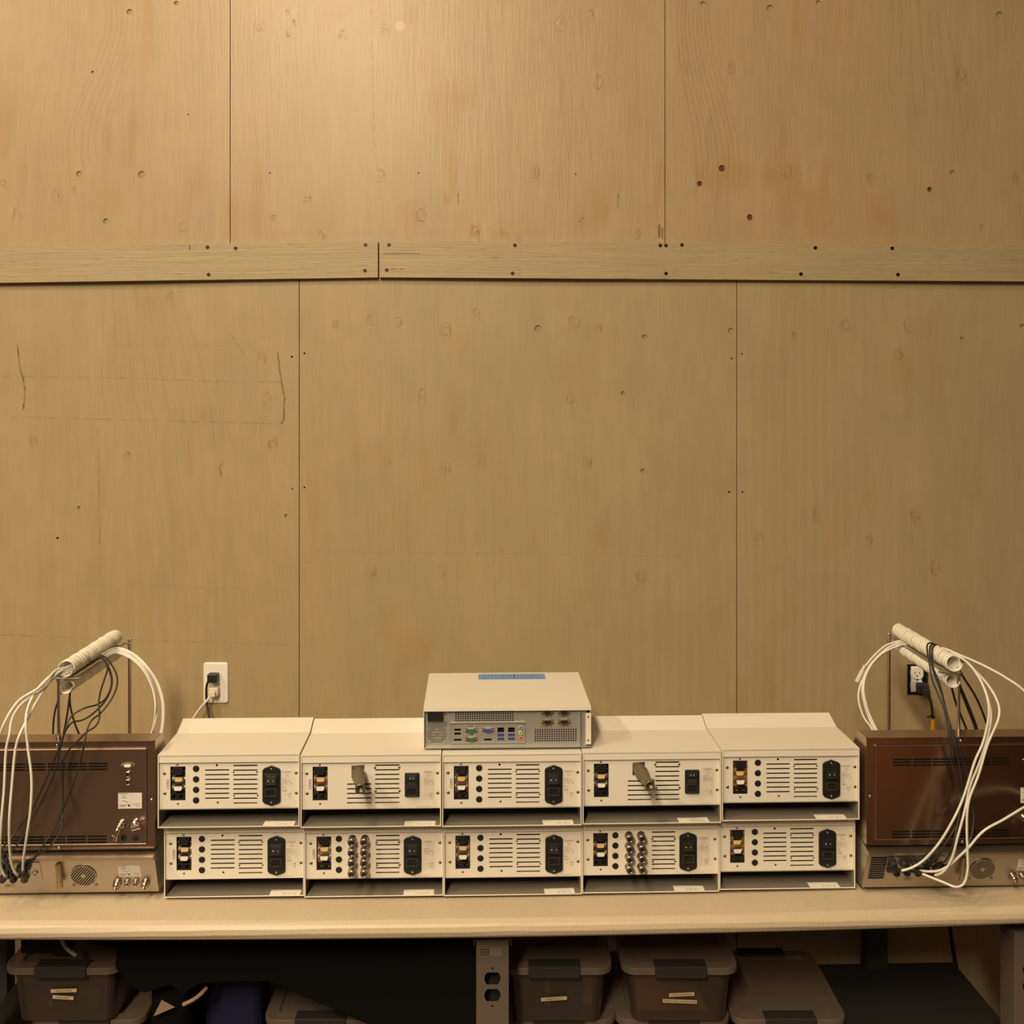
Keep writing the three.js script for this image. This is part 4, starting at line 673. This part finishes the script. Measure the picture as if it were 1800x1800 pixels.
for (const [i, pts] of [[0, [[600, 780, 2.45], [575, 850, 2.46], [543, 960, 2.47], [528, 1080, 2.48], [524, 1200, 2.49], [522, 1290, 2.5]]], [1, [[700, 740, 2.4], [690, 800, 2.42], [664, 990, 2.45], [640, 1120, 2.46], [625, 1200, 2.47], [615, 1290, 2.48]]], [2, [[700, 730, 2.4], [690, 820, 2.42], [700, 930, 2.44], [740, 1080, 2.45], [790, 1200, 2.46], [830, 1290, 2.47]]]])
  cable('black_cable', ['short black cable dropping behind the front left rack post', 'black cable from the lower left wrap leaning left behind the enclosure', 'black cable from the lower left wrap leaning right behind the enclosure'][i], 'cable', BG, path(z5, pts), 0.0022, M.blackCable);
// right end
cable('white_cable', 'white cable, leftmost of the three falling from the right rack, curving to the sockets', 'cable', WG, [...path(r5, [[960, 400, 2.44], [1120, 405, 2.4], [1270, 505, 2.34], [1370, 650, 2.3], [1440, 830, 2.27], [1455, 960, 2.26], [1440, 1080, 2.26], [1390, 1280, 2.26]]), ...path(r6, [[1320, 200, 2.26], [1190, 600, 2.26], [1080, 830, 2.26], [940, 1050, 2.27], [760, 1230, 2.29], [600, 1295, 2.3], [510, 1290, 2.318]])], WR, M.whiteCable, [plugB], 110);
cable('white_cable', 'white cable, middle one of the three falling from the right rack', 'cable', WG, [...path(r5, [[960, 420, 2.44], [1150, 440, 2.4], [1330, 600, 2.35], [1425, 780, 2.3], [1470, 950, 2.28], [1468, 1080, 2.27], [1430, 1260, 2.27]]), ...path(r6, [[1340, 280, 2.27], [1270, 450, 2.27], [1215, 700, 2.26], [1140, 980, 2.26], [1085, 1180, 2.27], [1010, 1300, 2.28], [920, 1340, 2.3], [830, 1308, 2.318]])], WR, M.whiteCable, [plugB], 110);
cable('white_cable', 'white cable from the right rack with the lowest loop, dipping to the bench', 'cable', WG, [...path(r5, [[960, 380, 2.44], [1140, 400, 2.4], [1300, 540, 2.35], [1430, 680, 2.31], [1520, 820, 2.28], [1556, 930, 2.27], [1545, 1040, 2.26], [1490, 1170, 2.26]]), ...path(r6, [[1440, 50, 2.26], [1350, 350, 2.26], [1262, 580, 2.26], [1240, 700, 2.26], [1235, 900, 2.26], [1242, 1150, 2.26], [1242, 1300, 2.26], [1200, 1430, 2.26], [1130, 1458, 2.26], [1000, 1410, 2.275], [800, 1330, 2.3], [710, 1292, 2.318]])], WR, M.whiteCable, [plugB], 120);
cable('white_cable', 'white cable running from the right rack straight out to the right edge', 'cable', WG, [...path(r5, [[860, 330, 2.5], [1000, 335, 2.46], [1150, 395, 2.42], [1400, 505, 2.37], [1620, 625, 2.34], [1800, 755, 2.32]]), [1830, 1260, 2.32], [1850, 1320, 2.33], [1846, 1345, 2.348]], WR, M.whiteCable);
cable('white_cable', 'white cable sloping down from the right edge in front of the enclosure', 'cable', WG, [[1822, 1412, 2.33], [1815, 1412, 2.3], ...path(r6, [[1800, 670, 2.28], [1600, 790, 2.26], [1400, 905, 2.25], [1250, 1070, 2.26], [1150, 1165, 2.27], [1060, 1245, 2.28], [940, 1300, 2.295], [780, 1300, 2.31], [660, 1285, 2.32]])], WR, M.whiteCable, [plugB], 90);
for (const [k, pts] of [[0, [[700, 250, 2.6], [560, 265, 2.66], [440, 305, 2.66], [320, 405, 2.65], [240, 500, 2.64], [205, 550, 2.63], [180, 600, 2.63]]], [1, [[700, 260, 2.6], [560, 285, 2.65], [470, 320, 2.65], [330, 440, 2.64], [240, 565, 2.63], [200, 720, 2.62], [222, 880, 2.61], [270, 1030, 2.6], [330, 1150, 2.58], [360, 1230, 2.57]]], [2, [[700, 280, 2.6], [570, 305, 2.64], [400, 385, 2.64], [280, 515, 2.63], [225, 640, 2.62], [215, 760, 2.61], [240, 890, 2.6], [285, 1020, 2.59], [345, 1150, 2.57], [370, 1230, 2.56]]], [3, [[700, 290, 2.6], [570, 312, 2.65], [400, 392, 2.65], [270, 530, 2.64], [195, 660, 2.63], [162, 800, 2.62], [180, 920, 2.61], [230, 1040, 2.6], [295, 1128, 2.59], [330, 1230, 2.58]]]])
  cable('white_cable', ['white cable from the right rack ending in a pale hanging connector', 'white cable, innermost of the arch left of the right rack', 'white cable, middle strand of the arch left of the right rack', 'white cable, outermost of the arch left of the right rack'][k], 'cable', WG, path(r5, pts), 0.0025, M.whiteCable, k === 0 ? [[1, M.whitePlug, 0.03, 0.0055]] : k === 3 ? [] : []);
const BRt = [
  [...path(r5, [[1020, 345, 2.5], [960, 325, 2.48], [885, 282, 2.47], [842, 305, 2.45], [848, 390, 2.43], [868, 500, 2.41], [890, 640, 2.39], [950, 790, 2.36], [1010, 950, 2.34], [1040, 1090, 2.32], [1065, 1250, 2.31]]), ...path(r6, [[1085, 220, 2.31], [1130, 400, 2.31], [1166, 530, 2.31], [1176, 650, 2.3], [1160, 800, 2.3], [1085, 930, 2.29], [990, 1080, 2.29], [900, 1200, 2.3], [850, 1245, 2.318]])],
  [...path(r5, [[1030, 350, 2.5], [970, 320, 2.48], [890, 292, 2.46], [868, 350, 2.44], [882, 460, 2.41], [905, 570, 2.39], [955, 700, 2.36], [990, 810, 2.34], [1022, 930, 2.33], [1060, 1080, 2.31], [1095, 1260, 2.3]]), ...path(r6, [[1130, 130, 2.3], [1180, 370, 2.3], [1192, 540, 2.3], [1172, 700, 2.3], [1140, 850, 2.29], [1105, 1010, 2.28], [1030, 1190, 2.29], [940, 1250, 2.318]])],
  [...path(r5, [[1010, 340, 2.5], [930, 300, 2.47], [895, 330, 2.45], [893, 430, 2.42], [905, 540, 2.4], [950, 640, 2.38], [985, 760, 2.36], [1020, 910, 2.34], [1075, 1110, 2.32], [1125, 1240, 2.31]]), ...path(r6, [[1170, 130, 2.31], [1245, 370, 2.31], [1288, 550, 2.31], [1300, 700, 2.31], [1298, 860, 2.3], [1265, 1000, 2.29], [1160, 1150, 2.29], [1060, 1240, 2.3], [990, 1270, 2.318]])],
];
BRt.forEach((p, i) => cable('black_cable', ['black cable from the right rack, left strand of the bundle', 'black cable from the right rack, middle strand of the bundle', 'black cable from the right rack, strand that bows to the right low down'][i], 'cable', BG, p, BR, M.blackCable, [[1, M.black, 0.022, 0.0058]], 110));
for (const [i, pts] of [[0, [[1170, 570, 2.45], [1200, 620, 2.48], [1330, 830, 2.52], [1420, 1050, 2.55], [1460, 1200, 2.56]]], [1, [[1120, 600, 2.45], [1165, 700, 2.48], [1250, 900, 2.52], [1330, 1110, 2.55], [1360, 1220, 2.56]]], [2, [[1110, 620, 2.45], [1155, 710, 2.48], [1236, 910, 2.52], [1312, 1110, 2.55], [1340, 1220, 2.56]]], [3, [[1080, 700, 2.45], [1095, 760, 2.47], [1125, 870, 2.5], [1180, 1010, 2.52], [1225, 1120, 2.54], [1260, 1220, 2.55]]]])
  cable('black_cable', ['black cable behind the right front post, highest and farthest right', 'black cable behind the right front post, upper one of the close pair', 'black cable behind the right front post, lower one of the close pair', 'black cable behind the right front post, nearest the post'][i], 'cable', BG, path(r5, pts), 0.0026, M.blackCable);

// ---------------------------------------------------------------- wall outlets and what is plugged in
{
  const t = thing('wall_outlet', 'white wall outlet with a cover plate, left, holding a black and a white plug', 'outlet'), x = wx(380), y = wy(1199.5);
  t.position.set(x, y, 0);
  part('cover_plate', [extr(poly(roundRect(0.062, 0.106, 0.004, 3)), 0.002, 0.0035).translate(0, 0, 0.0006)], M.white, t);
  for (const s of [1, -1]) part('receptacle', extr(poly(roundRect(0.032, 0.027, 0.009, 5, 0, s * 0.0195)), 0.001).translate(0, 0, 0.0058), M.white, t);
  part('screw', cylZ(0.003, 0.003, 0.001, 0, 0, 0.0066, 10), M.white, t);
  const b = thing('power_plug', 'black power plug and cord in the upper socket of the left wall outlet', 'plug'); b.position.set(x - 0.003, y + 0.0185, 0.0072);
  part('plug_body', bx(0.0275, 0.024, 0.026, 0, 0, 0.013, 0.003), M.black, b);
  const bp = [V(-0.011, -0.006, 0.018), V(-0.0155, -0.02, 0.02), V(-0.017, -0.045, 0.02), V(-0.013, -0.075, 0.026), V(-0.005, -0.1, 0.036), V(0.004, -0.13, 0.05), V(0.02, -0.2, 0.09), V(0.03, -0.29, 0.13)];
  part('cord', tube(bp, 0.0035, 50), M.black, b);
  const w = thing('power_plug', 'off-white power plug and cord in the lower socket of the left wall outlet', 'plug'); w.position.set(x - 0.001, y - 0.0195, 0.0072);
  part('plug_body', [bx(0.026, 0.023, 0.02, 0, 0, 0.01, 0.003), bx(0.02, 0.016, 0.012, -0.002, -0.004, 0.024, 0.003)], M.whitePlug, w);
  part('cord', tube([V(-0.004, -0.008, 0.026), V(-0.014, -0.02, 0.03), V(-0.028, -0.036, 0.034), V(-0.045, -0.06, 0.04), V(-0.066, -0.1, 0.05), V(-0.09, -0.16, 0.08), V(-0.1, -0.245, 0.12)], 0.0036, 50), M.whitePlug, w);
}
{
  const t = thing('wall_outlet', 'bare wall outlet without a cover plate in a cut-out, right, behind the spiral wraps', 'outlet'); t.position.set(OUT_R.x, OUT_R.y, 0);
  const w = OUT_R.w - 0.004, h = OUT_R.h - 0.004;
  part('box', [extr(poly(rectPts(-w / 2, -h / 2, w / 2, h / 2), [rectPts(-w / 2 + 0.003, -h / 2 + 0.003, w / 2 - 0.003, h / 2 - 0.003)]), 0.011).translate(0, 0, -0.0135), bx(w, h, 0.001, 0, 0, -0.0125)], M.black, t);
  part('receptacle', [extr(poly(roundRect(0.034, 0.03, 0.01, 5, -0.003, 0.0185)), 0.006).translate(0, 0, -0.003), extr(poly(roundRect(0.034, 0.03, 0.01, 5, -0.003, -0.0165)), 0.006).translate(0, 0, -0.003), bx(0.03, 0.072, 0.006, -0.003, 0.001, -0.004, 0.002)], M.white, t);
  part('slot', [bx(0.0018, 0.007, 0.001, -0.009, 0.02, 0.003), bx(0.0018, 0.006, 0.001, 0.003, 0.02, 0.003), cylZ(0.0022, 0.0022, 0.001, -0.003, 0.0115, 0.003, 10)], M.black, t);
  part('mounting_screw', cylZ(0.0026, 0.0026, 0.001, -0.003, 0.001, 0.0032, 10), M.black, t);
  const b = thing('power_plug', 'black power plug and cord with a yellow tag in the bare right wall outlet', 'plug'); b.position.set(OUT_R.x + 0.007, OUT_R.y - 0.019, 0.0035);
  part('plug_body', [bx(0.031, 0.028, 0.022, 0, 0, 0.011, 0.004), bx(0.02, 0.018, 0.016, 0.004, -0.006, 0.026, 0.004)], M.rubber, b);
  part('cord', tube([V(0.009, -0.012, 0.028), V(0.015, -0.03, 0.03), V(0.019, -0.055, 0.03), V(0.0205, -0.075, 0.03), V(0.022, -0.1, 0.031), V(0.023, -0.14, 0.034), V(0.03, -0.25, 0.06), V(0.03, -0.33, 0.1)], 0.0034, 50), M.black, b);
  part('tie', [bx(0.012, 0.006, 0.012, 0.0195, -0.073, 0.03, 0.002), bx(0.012, 0.0035, 0.004, 0.0105, -0.0745, 0.03, 0.0012)], M.black, b);
  part('tag', [rod(V(0.0222, -0.079, 0.031), V(0.0236, -0.112, 0.032), 0.0056, 14), bx(0.004, 0.02, 0.001, 0.0165, -0.108, 0.031).rotateZ(0.0)], M.tagYellow, b, 'yellow tag wrapped round the cord');
}

// ---------------------------------------------------------------- under the bench
function binLabel(lines) { const c = canvas(384, 64), g = c.getContext('2d'); g.fillStyle = '#c9b694'; g.fillRect(0, 0, 384, 64); g.fillStyle = '#4a3826'; g.font = 'bold 38px sans-serif'; g.textAlign = 'center'; g.textBaseline = 'middle'; g.fillText(lines, 192, 34, 360); return canvasMat(c, 0.8); }
const BW = 0.256, BD = 0.3, BHT = 0.1335;
function bin(label, x, y, d, labels = []) {
  const t = thing('storage_bin', label, 'storage bin');
  const body = once('binbody', () => { const g = new THREE.ExtrudeGeometry(poly(roundRect(BW - 0.02, BD - 0.02, 0.025, 5), [roundRect(BW - 0.0244, BD - 0.0244, 0.023, 5)]), { depth: BHT - 0.018, bevelEnabled: false, steps: 3 }).rotateX(-Math.PI / 2); const b = extr(poly(roundRect(BW - 0.024, BD - 0.024, 0.023, 5)), 0.002).rotateX(-Math.PI / 2); const m = merge([g, b]); const p = m.attributes.position; for (let i = 0; i < p.count; i++) { const k = 0.9 + 0.1 * p.getY(i) / BHT; p.setX(i, p.getX(i) * k); p.setZ(i, p.getZ(i) * k); } m.computeVertexNormals(); return m.translate(0, 0.0005, 0); });
  part('body', body, M.bin, t);
  part('lid', once('binlid', () => merge([extr(poly(roundRect(BW, BD, 0.03, 6), [roundRect(BW - 0.05, BD - 0.05, 0.02, 5)]), 0.012, 0.002).rotateX(-Math.PI / 2).translate(0, BHT - 0.016, 0), extr(poly(roundRect(BW - 0.048, BD - 0.048, 0.02, 5)), 0.003).rotateX(-Math.PI / 2).translate(0, BHT - 0.012, 0)])), M.lid, t);
  for (const s of [-1, 1]) part('latch', once('latch' + s, () => merge([bx(0.115, 0.006, 0.032, 0, BHT - 0.0005, s * (BD / 2 - 0.014), 0.002), bx(0.115, 0.026, 0.006, 0, BHT - 0.0105, s * (BD / 2 + 0.0035), 0.002)])), M.latch, t);
  for (const [text, lw, lx, ly, rot] of labels) { const q = part('tape_label', new THREE.PlaneGeometry(lw, 0.0085), binLabel(text), t); q.position.set(lx, ly, BD / 2 - 0.0152 + 0.0045 * (ly / BHT - 0.5) * 2.6 + 0.0042); q.rotation.set(0.1, 0, rot); }
  t.position.set(x, y, CAM_Z - d - BD / 2); return t;
}
const SH = 0.4005, S2 = SH + BHT + 0.0045;
bin('clear storage bin under the left end of the bench, SERIAL PARTS on its tape label', (107 - 891) * 2.4 / F, S2, 2.4, [['SERIAL PARTS', 0.058, 0.002, 0.075, 0.03], ['PUMP HEADS', 0.047, 0.0, 0.059, -0.07]]);
bin('clear storage bin under the bin labelled SERIAL PARTS, lowest on the left', -0.952, SH, 2.44);
bin('clear storage bin right of the middle bench post, COMPONENTS on its label', 0.105, S2, 2.4, [['COMPONENTS', 0.058, 0.0, 0.056, 0.07]]);
bin('clear storage bin under the bin labelled COMPONENTS', 0.117, SH, 2.44);
bin('clear storage bin with two tape labels, second from the middle bench post', 0.386, S2, 2.4, [['SURPLUS BOARDS', 0.056, 0.004, 0.066, 0.05], ['CABLES AND CONNECTORS', 0.076, 0.0, 0.05, -0.04]]);
bin('clear storage bin under the bin with two tape labels', 0.377, SH, 2.44);
bin('clear storage bin standing alone to the right, its lid bare', 0.641, SH, 2.44);
bin('clear storage bin half hidden by the black jacket', -0.421, SH, 2.44);
function inBin(name, label, cat, g, m, x, y, d) { const q = mesh(name, g, m); q.position.set(x, y, CAM_Z - d); return tag(q, label, cat); }
const bl = (107 - 891) * 2.4 / F;
inBin('green_packet', 'green packet inside the bin labelled SERIAL PARTS', 'packet', bx(0.03, 0.05, 0.016, 0, 0.025, 0, 0.007), M.packGreen, bl + 0.048, S2 + 0.003, 2.47);
inBin('red_packet', 'dull red packet at the top of the bin labelled SERIAL PARTS', 'packet', bx(0.07, 0.098, 0.05, 0, 0.049, 0, 0.012), M.packRed, bl + 0.03, S2 + 0.003, 2.53);
inBin('brass_fitting', 'shiny brass fitting low in the bin labelled SERIAL PARTS', 'fitting', merge([rod(V(-0.014, 0.008, 0), V(0.014, 0.014, 0.006), 0.006, 6), rod(V(-0.004, 0.006, 0), V(0.004, 0.026, 0), 0.005, 10)]), M.gold, bl - 0.05, S2 + 0.003, 2.46);
inBin('cardboard_strip', 'tan cardboard strip inside the bin labelled COMPONENTS', 'cardboard', merge([bx(0.1, 0.012, 0.04, 0, 0, 0).rotateZ(0.14).translate(0.04, 0.088, 0), bx(0.013, 0.085, 0.02, -0.012, 0.043, 0), bx(0.02, 0.085, 0.02, 0.08, 0.043, 0)]), M.tan, 0.105, S2 + 0.003, 2.49);
inBin('cardboard_box', 'brown cardboard wedge inside the bin with two tape labels', 'cardboard', extr(poly([[-0.08, 0], [0.08, 0], [0.07, 0.03], [0.01, 0.095], [-0.08, 0.08]]), 0.12).translate(0, 0, -0.12), M.tan, 0.375, S2 + 0.003, 2.46);

// soft black things on the left: displaced, closed bodies
function soft(geo, amp, freq, s) {
  const g = geo, p = g.attributes.position, n = g.attributes.normal;
  for (let i = 0; i < p.count; i++) { const x = p.getX(i), y = p.getY(i), z = p.getZ(i), k = amp * (vnoise(x * freq + 7, y * freq + z * freq * 0.7, s) - 0.5) * 2; p.setXYZ(i, x + n.getX(i) * k, y + n.getY(i) * k, z + n.getZ(i) * k); }
  g.computeVertexNormals(); return g;
}
M.cloth = new THREE.MeshPhysicalMaterial({ color: lin(0.005, 0.005, 0.005), roughness: 0.95, specularIntensity: 0.2 });
{
  const b = thing('black_backpack', 'stuffed black backpack leaning over the lid of the SERIAL PARTS bin', 'backpack');
  b.position.set(-0.757, SH, CAM_Z - 2.5);
  const sup = (g, R, e, sx, sy, sz) => { const p = g.attributes.position; for (let i = 0; i < p.count; i++) { const v = V(p.getX(i), p.getY(i), p.getZ(i)).divideScalar(R), k = Math.pow(Math.abs(v.x) ** e + Math.abs(v.y) ** e + Math.abs(v.z) ** e, -1 / e); p.setXYZ(i, v.x * k * sx, v.y * k * sy, v.z * k * sz); } g.computeVertexNormals(); return g; };
  part('bag', soft(sup(new THREE.SphereGeometry(0.13, 40, 28), 0.13, 3, 0.05, 0.197, 0.095), 0.005, 16, 5).translate(0, 0.202, 0), M.cloth, b);
  part('top_pocket', soft(sup(new THREE.SphereGeometry(0.05, 30, 20), 0.05, 2.4, 0.085, 0.044, 0.05), 0.004, 22, 6).rotateZ(-0.2).translate(-0.138, 0.345, 0.05), M.cloth, b);
  part('strap', tube([V(-0.229, 0.39, 0.085), V(-0.233, 0.36, 0.1), V(-0.229, 0.338, 0.107), V(-0.218, 0.317, 0.107), V(-0.198, 0.3, 0.105)], 0.0042, 30, 8), M.strap, b, 'pale webbing strap');
  part('luggage_tag', bx(0.03, 0.036, 0.003, 0, 0, 0, 0.001).rotateZ(0.05).translate(0.012, 0.362, 0.085), M.tan, b);
  const q = mesh('power_adapter', merge([bx(0.085, 0.034, 0.05, 0, 0.017, 0, 0.004), bx(0.034, 0.03, 0.05, 0.05, 0.0155, 0.01, 0.004)]), M.blackMatte); q.position.copy(P(77, 1672, 2.475)); q.position.y = S2 + BHT + 0.003; tag(q, 'black power adapter lying on the lid of the SERIAL PARTS bin', 'adapter');
}
{
  const pts = [[214, 1607], [836, 1607], [836, 1860], [735, 1822], [640, 1793], [560, 1757], [500, 1733], [472, 1722], [420, 1721], [350, 1727], [322, 1745], [300, 1728], [255, 1742], [226, 1728], [206, 1698]].map(([a, b]) => { const p = P(a, b, 2.37); return [p.x, p.y]; });
  const g = new THREE.ExtrudeGeometry(poly(pts), { depth: 0.014, bevelEnabled: true, bevelSize: 0.003, bevelThickness: 0.004, bevelSegments: 3, steps: 2 }).translate(0, 0, CAM_Z - 2.37 - 0.014);
  const j = mesh('black_jacket', soft(g, 0.002, 20, 8), M.cloth); tag(j, 'black jacket hanging under the bench in front of the half-hidden bin', 'jacket');
  const c = V(-0.636, 0, CAM_Z - 2.56), t = thing('blue_tote', 'dark blue tote on the shelf behind the black jacket', 'tote'); t.position.set(c.x, SH, c.z);
  part('bag', soft(bx(0.135, 0.2, 0.12, 0, 0.102, 0, 0.03), 0.001, 20, 4), M.navy, t);
  const f = mesh('paper_scrap', extr(poly([[0, 0], [0.047, 0.02], [0.018, 0.036]]), 0.0012), M.kraft); f.position.copy(P(270, 1786, 2.385)); tag(f, 'pale triangular paper scrap poking out below the black backpack', 'paper');
  const s = mesh('tan_strip', tube([P(322, 1766, 2.4), P(340, 1757, 2.4), P(352, 1748, 2.4), P(364, 1735, 2.41)], 0.0045, 20, 8), M.tan); tag(s, 'thin tan strip curving between the backpack and the blue tote', 'strip');
}
cable('black_cable', 'dark power cord hanging down the wall under the right end of the bench', 'cord', null, [[1668, 1600, 2.93], [1671, 1640, 2.95], [1681, 1700, 2.96], [1692, 1750, 2.96], [1702, 1810, 2.96], [1708, 1900, 2.95]], 0.0055, M.black);

renderer.render(scene, camera);
